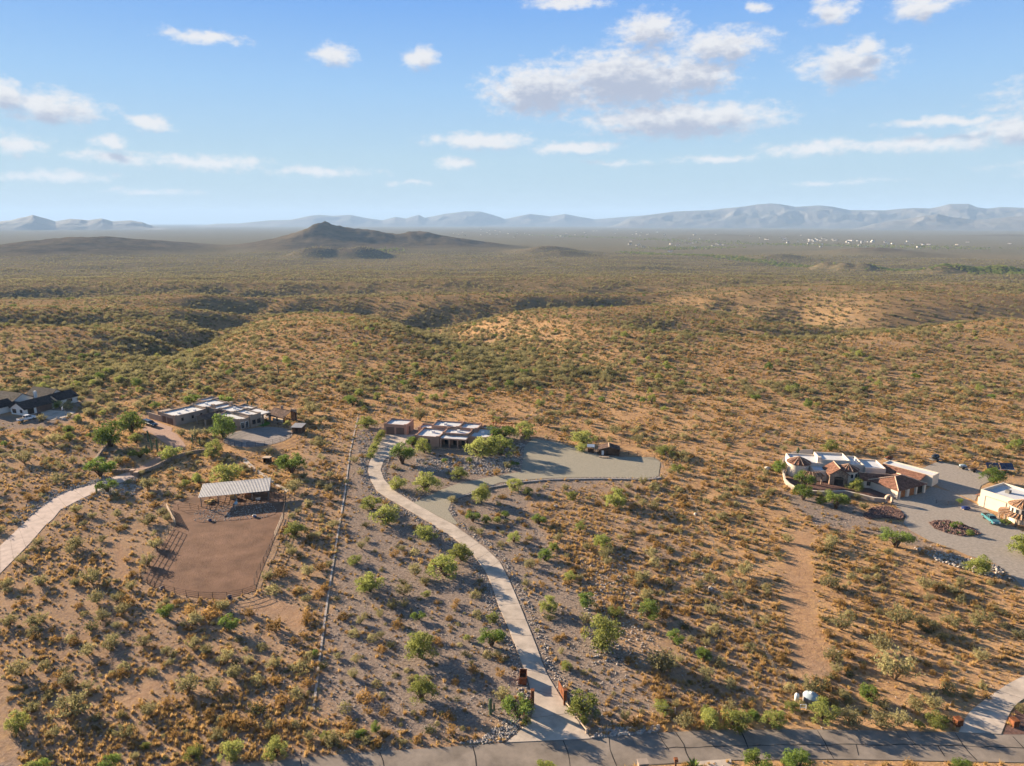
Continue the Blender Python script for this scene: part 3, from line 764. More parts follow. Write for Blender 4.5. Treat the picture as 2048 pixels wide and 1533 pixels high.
def tree_meshes(seed, leaf, nl=60, nclump=20, lsize=.032, tall=.82, low=.14):
    """unit tree: crown about 1 wide; returns crown mesh, trunk mesh"""
    rs = np.random.RandomState(seed); C = []
    for k in range(nclump):
        a = rs.rand() * 6.283; r = .42 * math.sqrt(rs.rand()); z = tall * (low + (.84 - low) * rs.rand() * (1 - (r / .46) ** 2 * .55))
        C.append((r * math.cos(a), r * math.sin(a), z, .065 + .115 * rs.rand()))
    P, O, S = [], [], []
    for (x, y, z, r) in C:
        n = int(nl * (r / .13) ** 2); d = rs.normal(size=(n, 3)); d /= np.linalg.norm(d, axis=1)[:, None]; d[:, 2] = np.where(rs.rand(n) < .6, np.abs(d[:, 2]), d[:, 2])
        q = np.array([x, y, z]) + d * (r * (.45 + .62 * rs.rand(n)))[:, None] * np.array([1.12, 1.12, .85]); P.append(q); O.append(d); S.append(lsize * (.6 + .8 * rs.rand(n)))
    P = np.vstack(P); O = np.vstack(O); S = np.concatenate(S); P[:, 2] = np.maximum(P[:, 2], .05)
    crown = quads_mesh('crown', P, S, [leaf], seed, O)
    mb = MB(); stems = [(rs.uniform(-.05, .05), rs.uniform(-.05, .05)) for _ in range(3)]
    for i, (x, y, z, r) in enumerate(C):
        if i % 2: continue
        s = stems[i % 3]; k = Vector((s[0] + x * .35, s[1] + y * .35, tall * .30)); mb.tube((s[0] * .6, s[1] * .6, -.03), k, .022, .014, 5); mb.tube(k, (x, y, z), .012, .004, 4)
    return crown, mb.mesh('trunk', 'bark')


def shrub_mesh(seed, leaf, n=420, size=.034, spread=.95, tall=.75, low=.35, twig=True):
    rs = np.random.RandomState(seed); ns = 34; P, O = [], []
    mb = MB() if twig else None
    for k in range(ns):
        a = rs.rand() * 6.283; t = spread * math.sqrt(rs.rand()); L = .48 * (.75 + .4 * rs.rand())
        d = np.array([math.sin(t) * math.cos(a), math.sin(t) * math.sin(a), math.cos(t) * tall * 1.6])
        m = n // ns; u = low + (1 - low) * rs.rand(m) ** .7
        q = d[None] * (L * u)[:, None] + rs.normal(size=(m, 3)) * .035; P.append(q); O.append(np.repeat(d[None], m, 0))
        if twig and k % 2 == 0: mb.tube((0, 0, -.02), tuple(d * L * .8), .010, .004, 3)
    P = np.vstack(P); O = np.vstack(O); P[:, 2] = np.maximum(P[:, 2], .02)
    S = size * (.6 + .8 * rs.rand(len(P)))
    return quads_mesh('shrub', P, S, [leaf] + (['twig'] if twig else []), seed, O * .6, extra=mb)


def mound_mesh(seed, leaf, n=300, size=.045, h=.55):
    rs = np.random.RandomState(seed); d = rs.normal(size=(n, 3)); d /= np.linalg.norm(d, axis=1)[:, None]; d[:, 2] = np.abs(d[:, 2])
    lump = 1 + .22 * np.sin(d[:, 0] * 5 + seed) * np.cos(d[:, 1] * 6 - seed)
    P = d * (.42 * lump * (.6 + .45 * rs.rand(n)))[:, None] * np.array([1, 1, h * 2]); P[:, 2] = np.maximum(P[:, 2], .01)
    return quads_mesh('shrub', P, size * (.6 + .9 * rs.rand(n)), [leaf], seed, d, stretch=1.3)


def tuft_mesh(seed, n=26):
    rs = np.random.RandomState(seed); v, f = [], []
    for k in range(n):
        a = rs.rand() * 6.283; t = rs.rand() * .95; L = .35 + .3 * rs.rand(); b = Vector((rs.uniform(-.12, .12), rs.uniform(-.12, .12), 0))
        d = Vector((math.sin(t) * math.cos(a), math.sin(t) * math.sin(a), math.cos(t))); w = Vector((-d.y, d.x, .0)).normalized() * .055
        o = len(v); v += [tuple(b - w), tuple(b + w), tuple(b + d * L)]; f.append((o, o + 1, o + 2))
    me = bpy.data.meshes.new('grass_tuft'); me.from_pydata(v, [], f); me.materials.append(MATS['grass_dry']); me.update(); return me


def rock_mesh(seed, m):
    return MB().blob((0, 0, .22), (.5, .42, .33), seed, 1, .22).mesh('rock', m)


rnd = random.Random(11)
# explicit plants read off the photograph: base x, base y, width in photograph pixels, kind
PL_G = [(262, 866, 52), (221, 894, 52), (272, 886, 24), (280, 916, 30), (202, 953, 50), (342, 918, 46), (215, 985, 30), (110, 816, 24),
        (448, 876, 52), (430, 906, 36), (424, 915, 26), (453, 966, 58), (583, 947, 50), (397, 967, 24), (371, 972, 20), (590, 1072, 38), (575, 853, 16), (450, 812, 28), (385, 810, 24),
        (733, 856, 34), (825, 893, 28), (848, 906, 36), (805, 928, 48), (958, 914, 52), (1000, 912, 54), (1004, 884, 48), (1050, 877, 42), (797, 978, 36), (852, 981, 50), (917, 958, 30), (962, 1004, 38), (1028, 981, 32), (1056, 990, 22),
        (946, 1044, 26), (972, 1047, 22), (995, 1046, 17), (1011, 1037, 16), (1078, 1048, 26), (1028, 1085, 26), (1168, 890, 48), (1164, 902, 24), (1143, 1000, 22), (1231, 1014, 42), (1329, 911, 32), (1356, 946, 24), (1205, 1094, 40), (1106, 1102, 20), (1160, 1062, 22),
        (743, 1018, 36), (770, 1047, 48), (852, 1080, 50), (923, 1121, 42), (890, 1151, 62), (740, 1184, 46), (852, 1193, 17), (837, 1240, 24), (985, 1244, 26), (984, 1293, 44), (843, 1316, 62), (710, 1127, 30), (935, 1280, 13), (843, 1398, 52),
        (1089, 1121, 30), (1107, 1097, 16), (1140, 1161, 22), (1097, 1224, 40), (1169, 1216, 34), (1232, 1234, 30), (1297, 1236, 44), (1205, 1292, 78), (1349, 1289, 32), (1132, 1338, 24), (1406, 1320, 32),
        (1792, 1094, 54), (1606, 1000, 38), (1672, 1018, 44), (1642, 1008, 24), (1556, 944, 26), (1660, 902, 30), (1608, 975, 40), (1710, 980, 34), (1983, 965, 40), (1955, 1145, 48), (2048, 1110, 50),
        (1470, 1456, 56), (1546, 1453, 42), (1505, 1440, 26), (1584, 1420, 30), (1648, 1442, 50), (1736, 1402, 42), (1517, 1548, 58), (1593, 1550, 60), (1926, 1545, 36), (1838, 1456, 20), (1870, 1452, 40),
        (1035, 1437, 58), (1165, 1428, 68), (1168, 1449, 20), (1052, 1447, 20), (1422, 1456, 42), (1093, 1552, 50), (1325, 1424, 34), (1412, 1430, 26),
        (35, 1462, 46), (463, 1516, 46), (551, 1513, 50), (387, 1516, 34), (293, 1496, 18), (220, 1542, 36), (457, 1263, 44), (650, 1478, 21), (721, 1474, 22), (752, 1464, 22), (335, 1237, 34), (631, 1312, 15), (60, 1555, 40), (85, 1545, 36)]
PL_O = [(239, 928, 32), (378, 911, 22), (297, 979, 46), (153, 1026, 32), (145, 928, 26), (49, 927, 48), (110, 888, 36), (294, 1049, 44), (391, 874, 32), (363, 873, 28), (414, 871, 28), (639, 896, 34), (620, 850, 30), (624, 829, 40), (587, 986, 46), (709, 926, 24), (840, 842, 40), (905, 1005, 26), (1073, 1047, 20),
        (1256, 978, 24), (1286, 970, 28), (1370, 925, 24), (1278, 888, 34), (1082, 852, 40), (1131, 866, 26), (1227, 868, 34), (1176, 852, 24), (1216, 1130, 26), (1060, 1136, 32), (1160, 1160, 18), (1171, 1247, 34), (1324, 1342, 80), (1391, 1118, 24), (1167, 1350, 20),
        (831, 1152, 38), (807, 1190, 42), (809, 1214, 28), (616, 1152, 38), (721, 1248, 26), (760, 1234, 26), (841, 1282, 26), (762, 1276, 22), (635, 1076, 26), (665, 1057, 30), (733, 1084, 20), (723, 1098, 24), (803, 1100, 20), (705, 1356, 30), (711, 1324, 26), (676, 1318, 24),
        (1575, 1086, 30), (1663, 1095, 40), (1489, 1150, 44), (1657, 1174, 48), (1798, 1252, 68), (1683, 1260, 54), (1481, 1178, 32), (1456, 1200, 32), (1665, 1320, 50), (1761, 1303, 58), (1790, 1360, 90), (1673, 1345, 34), (1625, 1387, 58), (1760, 1455, 56), (1865, 1416, 46), (2040, 1425, 32), (1700, 1448, 60), (1800, 1452, 50), (1250, 1440, 34), (1369, 1455, 50),
        (153, 1097, 42), (311, 1097, 40), (295, 1132, 38), (184, 1167, 50), (82, 1172, 42), (194, 1207, 42), (262, 1180, 30), (227, 1282, 34), (78, 1250, 50), (205, 1240, 40), (176, 1312, 42), (333, 1308, 26), (378, 1382, 58), (41, 1352, 54), (143, 1432, 88), (176, 1380, 32), (469, 1356, 42), (437, 1475, 42), (467, 1356, 36), (78, 1092, 32), (45, 1128, 32), (430, 1382, 46), (700, 1478, 30), (20, 1250, 40), (15, 1175, 34), (110, 1470, 34), (300, 1430, 40), (250, 1475, 46), (620, 1480, 30), (1900, 1250, 46), (1960, 1320, 40), (1850, 1180, 44), (1530, 1250, 30)]
PL_B = [(115, 963, 32), (311, 1014, 28), (993, 951, 26), (1309, 978, 30), (614, 1247, 32), (708, 1271, 26), (745, 1280, 26), (874, 1284, 22), (788, 1114, 30), (829, 1108, 22), (1730, 1206, 36), (1897, 1384, 36), (1973, 1395, 28), (382, 1230, 38), (420, 1233, 40), (500, 1231, 32), (549, 1262, 46), (605, 1342, 42), (615, 1370, 36), (562, 1405, 32), (594, 1392, 32), (512, 1428, 42), (496, 1455, 48), (566, 1455, 34), (68, 1268, 32), (254, 1210, 38), (186, 1258, 38), (254, 1124, 22), (266, 1152, 24), (513, 1366, 32), (615, 1236, 30), (250, 925, 26), (90, 985, 30), (60, 1000, 34), (730, 1400, 36), (690, 1420, 30), (770, 1430, 32), (1640, 1400, 30), (1580, 1380, 26), (1440, 1330, 30), (1500, 1300, 28), (1420, 1160, 30), (1310, 1130, 28), (640, 1140, 34), (650, 1180, 30), (560, 1150, 36), (545, 1185, 34), (660, 1000, 30), (680, 960, 26)]

BLOCK_PX = [ROAD, GRAVEL, PAVER, ARENA, COURT, FPAD, DRIVE_L + DRIVE_R[::-1], LDR_L + LDR_R[::-1], RDR_L + RDR_R[::-1], CISLE, MOUND, REAR_LOT, TRACK_S,
            TRACK_R, TRACK_A, TRACK_B,
            [(290, 850), (400, 868), (470, 872), (505, 858), (525, 845), (525, 826), (470, 808), (390, 806), (300, 826)],           # house A
            [(765, 872), (830, 880), (835, 905), (980, 910), (1040, 880), (1020, 850), (860, 842), (770, 848)],                    # house B
            [(1560, 950), (1600, 985), (1690, 990), (1780, 1005), (1850, 975), (1835, 940), (1760, 915), (1600, 908)],
            [(1940, 960), (1960, 1020), (2048, 1075), (2140, 1080), (2140, 950)], [(-80, 836), (60, 838), (100, 815), (98, 795), (-80, 795)],
            [(535, 850), (600, 850), (605, 872), (585, 872), (540, 840), (540, 815), (600, 815)], [(1170, 915), (1245, 915), (1310, 912), (1240, 885), (1170, 890)],
            [(440, 893), (515, 902), (590, 890), (590, 860), (515, 846), (440, 860)]]
BLOCK = [W(p) for p in BLOCK_PX]
SPARSE = [W(p) for p in (LOT_C, PALE_C, TRACK_R, TRACK_L, YARD_F)]


def blocked(x, y, m=0.0):
    b = np.zeros(np.shape(x), bool)
    for p in BLOCK:
        b |= pip(x, y, p)
        if m: b |= seg_dist(x, y, p + [p[0]]) < m
    return b


def ravine_density(x, y):
    d = np.zeros(np.shape(x))
    for pl, dep, sg in RAVINES: d = np.maximum(d, np.exp(-(seg_dist(x, y, pl) / (sg * 1.1)) ** 2))
    return d


def scatter(n, r0, r1, seed, power=1.0, azmax=40):
    """random ground points in the wedge of land the place shows, thinning with distance"""
    rs = np.random.RandomState(seed); u = rs.rand(n)
    if power == 1.0: r = np.sqrt(r0 ** 2 + u * (r1 ** 2 - r0 ** 2))
    else:
        e = 2 - power; r = (r0 ** e + u * (r1 ** e - r0 ** e)) ** (1 / e)
    a = np.radians(rs.uniform(-azmax, azmax, n)); return r * np.sin(a), r * np.cos(a), rs


KINDS = {}


def add_kind(key, x, y, s): KINDS.setdefault(key, []).append(np.stack([x, y, s], 1))


for key, lst in (('green', PL_G), ('olive', PL_O), ('brown', PL_B)):
    pts = []
    for (px, py, w) in lst:
        p = at(px, py); k = (p.y * math.cos(PITCH) + CAMH * math.sin(PITCH)) / FPX; pts.append((p.x, p.y, w * k * 1.15))
    add_kind(key, *np.array(pts).T)

EXPL = np.vstack([KINDS[k][0] for k in KINDS])


def fill(key, n, r0, r1, seed, smin, smax, power=1.0, sparse=.45, rav=0.0, noise_s=60., keep=.5, sgrow=0.0, rav_only=0.0, near_keep=1.0):
    x, y, rs = scatter(n, r0, r1, seed, power)
    k = rs.rand(n); dens = np.clip(.5 + 1.25 * fbm(x / noise_s + seed, y / noise_s, 3), 0.12, 1) * keep
    dens = dens * np.where(np.hypot(x, y) < 240, near_keep, 1)
    rv = ravine_density(x, y); dens = dens * (1 - rav_only * (1 - rv)) + rav * rv
    for p in SPARSE: dens = np.where(pip(x, y, p), dens * sparse, dens)
    ok = (k < dens) & ~blocked(x, y, 1.0); x = x[ok]; y = y[ok]
    s = smin + (smax - smin) * rs.rand(len(x)) ** 1.8; s = s * (1 + sgrow * rs.rand(len(x)) * ravine_density(x, y))
    # keep clear of the plants that were placed one by one
    nr = np.hypot(x, y) < 300; keepm = np.ones(len(x), bool); idx = np.where(nr)[0]
    if len(idx):
        dx = x[idx][:, None] - EXPL[None, :, 0]; dy = y[idx][:, None] - EXPL[None, :, 1]
        keepm[idx] = ~(np.hypot(dx, dy) < (EXPL[None, :, 2] * .5)).any(1)
    add_kind(key, x[keepm], y[keepm], s[keepm])


fill('brown', 11500, 66, 270, 21, .8, 2.6, 1.0, .5, keep=.98, noise_s=25)
fill('olive', 2800, 70, 270, 22, 1.6, 4.0, 1.0, .55, keep=.65, noise_s=40)
fill('brown', 34000, 66, 300, 29, .35, 1.0, 1.15, .5, keep=.95, noise_s=18)
fill('green', 380, 235, 330, 23, 2.0, 4.4, 1.0, .3, keep=.7)
fill('brown', 85000, 265, 1000, 24, .8, 2.5, 1.25, 1, rav=.15, keep=.7)
fill('olive', 33000, 265, 950, 25, 1.8, 4.8, 1.1, 1, rav=.7, keep=.7, sgrow=.3)
fill('green', 2500, 300, 1000, 26, 2.4, 4.8, 1.1, 1, rav=.15, keep=.2)
fill('olive', 115000, 900, 2600, 27, 2.6, 6.0, 1.2, 1, rav=.4, keep=.75)
fill('dark', 16000, 280, 1400, 28, 2.4, 5.2, 1.1, 1, rav=1.0, keep=.3, rav_only=.8)

SRC = {}


def plant_sources():
    SRC['green'] = [tree_meshes(100 + k, 'leaf_green' if k < 4 else 'leaf_deep', 80, 30 + 2 * k, .025, .72 + .06 * (k % 3), .36 if k == 4 else .12) for k in range(6)]
    SRC['olive'] = [shrub_mesh(200 + k, 'leaf_olive', 900, .027, .85 + .1 * (k % 3), .62 + .08 * (k % 2)) for k in range(5)]
    SRC['brown'] = [shrub_mesh(300, 'leaf_brown', 320, .04, 1.1, .5, .3), shrub_mesh(301, 'leaf_brown', 320, .04, 1.0, .6, .3), mound_mesh(302, 'leaf_brown', 300), mound_mesh(303, 'leaf_olive', 300), shrub_mesh(304, 'leaf_dark', 320, .04, 1.1, .5, .3)]
    SRC['dark'] = [shrub_mesh(400 + k, 'leaf_dark', 220, .055, 1.1, .62, .3, False) for k in range(3)]


plant_sources()


def region(x, y):
    a = np.array([x]); b = np.array([y])
    for nm, poly in REG:
        if pip(a, b, poly)[0]: return nm
    if y > 235: return 'on the open desert slope behind the houses'
    if y < 82: return 'on the verge beside the asphalt road'
    return 'on the dry ground between the houses'


REG = [(n, W(p)) for n, p in [
    ('on the rock bank below the pink adobe house', [(760, 930), (780, 880), (1060, 860), (1060, 950), (940, 960), (850, 1000), (770, 990)]),
    ('around the tan adobe house and its brick drive', [(190, 960), (230, 840), (300, 800), (620, 800), (640, 900), (560, 960), (400, 960), (280, 990)]),
    ('beside the horse arena and its shade barn', [(270, 1010), (390, 970), (600, 960), (620, 1210), (400, 1240), (260, 1200)]),
    ('beside the red tile house and its courtyard', [(1540, 900), (2100, 900), (2100, 1160), (1900, 1130), (1740, 1100), (1560, 1010)]),
    ('on the grey lot between wire fence and concrete driveway', [(705, 930), (740, 930), (800, 1020), (960, 1130), (1040, 1330), (1050, 1410), (1000, 1475), (632, 1440), (660, 1150)]),
    ('on the stony slope below the gravel parking', [(905, 1050), (1000, 970), (1330, 960), (1380, 1050), (1560, 1370), (1560, 1420), (1190, 1440), (1080, 1300), (1030, 1150)]),
    ('on the brushy lot crossed by the dirt track', [(1330, 960), (1560, 950), (1750, 1070), (2100, 1200), (2100, 1340), (1920, 1440), (1560, 1430), (1380, 1050)]),
    ('on the brushy slope beside the pale side driveway', [(-100, 860), (300, 960), (350, 1250), (640, 1220), (632, 1440), (300, 1500), (-100, 1560)])]]
LAND = [(n, at(*q)) for n, q in [('the driveway gate', (1098, 1410)), ('the domed water tank', (1621, 1402)), ('the shade barn', (470, 990)), ('the arena end fence', (420, 1200)), ('the round pen', (517, 874)), ('the pink garage', (797, 868)), ('the gravel parking', (1180, 930)), ('the small stable', (1210, 905)),
    ('the round tower', (1607, 955)), ('the gravel island', (1908, 1057)), ('the garden arch', (1777, 1006)), ('the cube pillar', (1915, 1450)), ('the ranch house', (40, 830)), ('the mailbox pillar', (1285, 1541)), ('the steel planter', (1046, 1371)), ('the feed shelter', (533, 927)), ('the brick drive', (345, 890)),
    ('the swimming pool', (518, 826)), ('the basketball hoop', (132, 835)), ('the tiled ramada', (566, 842)), ('the pink house porch', (910, 895)), ('the driveway bend', (745, 950)), ('the gravel spur', (900, 1000)), ('the stone gate pillars', (270, 952)), ('the timber gate panel', (342, 1034)), ('the solar panels', (2002, 942)), ('the turquoise truck', (1980, 1044)), ('the fan palm', (992, 872)),
    ('the gate saguaro', (981, 1429)), ('the side drive saguaro', (194, 988)), ('the dirt track head', (1598, 1090)), ('the dirt track foot', (1625, 1330)), ('the roadside agave', (1387, 1535)), ('the block wall foot', (626, 1428)), ('the block wall head', (712, 850)), ('the middle driveway slabs', (1015, 1200)), ('the small wash boulder', (1421, 1180)), ('the brown trailers', (1870, 922))]]


def describe(look, x, y, s, lim):
    """size, look, and on which side of the nearest landmark it grows"""
    sz = 'small' if s < lim[0] else ('medium' if s < lim[1] else ('large' if s < lim[2] else 'very broad'))
    n, p = min(LAND, key=lambda q: (q[1].x - x) ** 2 + (q[1].y - y) ** 2); dx = x - p.x; dy = y - p.y; d = math.hypot(dx, dy)
    side = 'road side' if dy < -abs(dx) else ('desert side' if dy > abs(dx) else ('ranch house side' if dx < 0 else 'turret house side'))
    if d < 5: return f'{sz} {look} right beside {n}'
    if y > 245 and d > 40:
        hn = min((('the ranch house', -165), ('the tan adobe house', -95), ('the tiled ramada', -70), ('the pink garage', -38), ('the pink house', -12), ('the small stable', 28), ('the towered house', 85), ('the turret house', 125), ('the corral fence', 48)), key=lambda q: abs(q[1] * y / 205 - x))[0]
        return f"{sz} {look} on the {'near' if y < 275 else ('middle' if y < 310 else 'upper')} desert slope behind {hn}"
    return f"{sz} {look} {'close on' if d < 14 else 'on'} the {side} of {n}".replace('ranch house side of the ranch house', 'far side of the ranch house')


LOOK = {'green': ('palo_verde_tree', 'light green tree', 'tree', (2.0, 3.4, 5.2)), 'deep': ('mesquite_tree', 'deep green tree', 'tree', (2.0, 3.4, 5.2)), 'olive': ('desert_shrub', 'olive shrub', 'shrub', (2.0, 3.2, 4.6)), 'brown': ('dry_bush', 'dry brown bush', 'bush', (1.3, 1.9, 2.6)), 'dark': ('wash_shrub', 'dark shrub', 'shrub', (2, 3, 4))}
OBJ_SRC = {k: [] for k in SRC}


def place_plants():
    rs = np.random.RandomState(3)
    for key in ('green', 'olive', 'brown', 'dark'):
        A = np.vstack(KINDS[key]); nx = len(KINDS[key][0]) if key != 'dark' else 0
        z = H(A[:, 0], A[:, 1]); app = A[:, 2] / np.hypot(A[:, 0], A[:, 1]); order = np.argsort(-app)
        top = order[:290] if key != 'dark' else order[:3]; rest = order[290:] if key != 'dark' else order[3:]
        nv = len(SRC[key])
        for c, i in enumerate(top):
            x, y, s = A[i]; v = c % nv if c < nv else rs.randint(nv); rz = rs.rand() * 6.28; sz = s * rs.uniform(.9, 1.12)
            if key == 'green':
                deep = v >= 4; nm, look, cat, lim = LOOK['deep'] if deep else LOOK['green']; rg = region(x, y)
                t = thing(nm, describe(look, x, y, s, lim), cat, (x, y, z[i] - .02), rz, None); t['group'] = t['label'].replace(look, look + 's'); t.scale = (s * rs.uniform(.85, 1.15), s * rs.uniform(.85, 1.15), sz * rs.uniform(.85, 1.2))
                cr = link('crown', SRC[key][v][0], t)
                if app[i] > .014: link('trunk', SRC[key][v][1], t)
                if c < nv: OBJ_SRC[key].append(cr)
            else:
                nm, look, cat, lim = LOOK[key]; rg = region(x, y)
                if key == 'brown' and v == 3: nm, look = 'green_bush', 'rounded olive bush'
                if key == 'brown' and v == 4: nm, look = 'dark_bush', 'dark twiggy bush'
                if key == 'dark': rg = 'in the wash behind the houses'
                o = link(nm, SRC[key][v], None, (x, y, z[i] - .02), (0, 0, rz)); o.scale = (s, s, sz); tag(o, describe(look, x, y, s, lim), cat, describe(look + 'es' if look.endswith('sh') else look + 's', x, y, s, lim))
                if c < nv: OBJ_SRC[key].append(o)
        instance_stuff({'green': 'far_trees', 'olive': 'desert_scrub', 'brown': 'dry_brush', 'dark': 'wash_brush'}[key], A[rest], z[rest], OBJ_SRC[key], 5)


def instance_stuff(name, A, z, sources, seed, tilt=0.0, squash=None):
    n = len(A); me = bpy.data.meshes.new(name); me.vertices.add(n)
    me.vertices.foreach_set('co', np.stack([A[:, 0], A[:, 1], z - .02], 1).ravel())
    rs = np.random.RandomState(seed)
    a = me.attributes.new('scl', 'FLOAT_VECTOR', 'POINT'); sv = np.stack([A[:, 2], A[:, 2], A[:, 2] * rs.uniform(.8, 1.15, n)], 1); a.data.foreach_set('vector', sv.ravel())
    a = me.attributes.new('rot', 'FLOAT_VECTOR', 'POINT'); rv = np.stack([rs.uniform(-tilt, tilt, n), rs.uniform(-tilt, tilt, n), rs.rand(n) * 6.283], 1); a.data.foreach_set('vector', rv.ravel())
    a = me.attributes.new('vid', 'INT', 'POINT'); a.data.foreach_set('value', rs.randint(0, len(sources), n).astype(np.int32))
    o = link(name, me); tag(o, kind='stuff')
    ng = bpy.data.node_groups.new(name + '_spread', 'GeometryNodeTree')
    ng.interface.new_socket('Geometry', in_out='INPUT', socket_type='NodeSocketGeometry'); ng.interface.new_socket('Geometry', in_out='OUTPUT', socket_type='NodeSocketGeometry')
    N = ng.nodes.new; L = ng.links.new; gi = N('NodeGroupInput'); go = N('NodeGroupOutput'); j = N('GeometryNodeJoinGeometry')
    for s in sources:
        oi = N('GeometryNodeObjectInfo'); oi.transform_space = 'ORIGINAL'; oi.inputs['Object'].default_value = s; oi.inputs['As Instance'].default_value = True; L(oi.outputs['Geometry'], j.inputs[0])
    ip = N('GeometryNodeInstanceOnPoints'); L(gi.outputs[0], ip.inputs['Points']); L(j.outputs[0], ip.inputs['Instance']); ip.inputs['Pick Instance'].default_value = True
    for nm, ty, sock in (('scl', 'FLOAT_VECTOR', 'Scale'), ('rot', 'FLOAT_VECTOR', 'Rotation'), ('vid', 'INT', 'Instance Index')):
        na = N('GeometryNodeInputNamedAttribute'); na.data_type = ty; na.inputs['Name'].default_value = nm; L(na.outputs['Attribute'], ip.inputs[sock])
    L(ip.outputs[0], go.inputs[0])
    m = o.modifiers.new('spread', 'NODES'); m.node_group = ng
    return o


place_plants()

# riverside trees in the valley, too far to count
def riverside():
    P = []
    rs = np.random.RandomState(8)
    for pl, n, wd in [([(1250, 505), (1420, 512), (1600, 528), (1800, 540), (2100, 556)], 1500, 26), ([(1300, 498), (1450, 494)], 350, 60), ([(1060, 470), (1300, 478), (1500, 488), (1750, 492), (1950, 498)], 1300, 110), ([(1830, 546), (2100, 560)], 500, 20), ([(690, 508), (790, 505)], 160, 30)]:
        w = []
        for p in pl:
            d = pray(*p); t = (-48 - CAMH) / d.z; w.append((d.x * t, d.y * t))
        for k in range(n):
            i = rs.randint(len(w) - 1); u = rs.rand(); x = w[i][0] + (w[i + 1][0] - w[i][0]) * u + rs.normal() * wd; y = w[i][1] + (w[i + 1][1] - w[i][1]) * u + rs.normal() * wd; P.append((x, y, rs.uniform(3.5, 8)))
    A = np.array(P); instance_stuff('riverside_trees', A, H(A[:, 0], A[:, 1]), OBJ_SRC['green'], 9)


riverside()


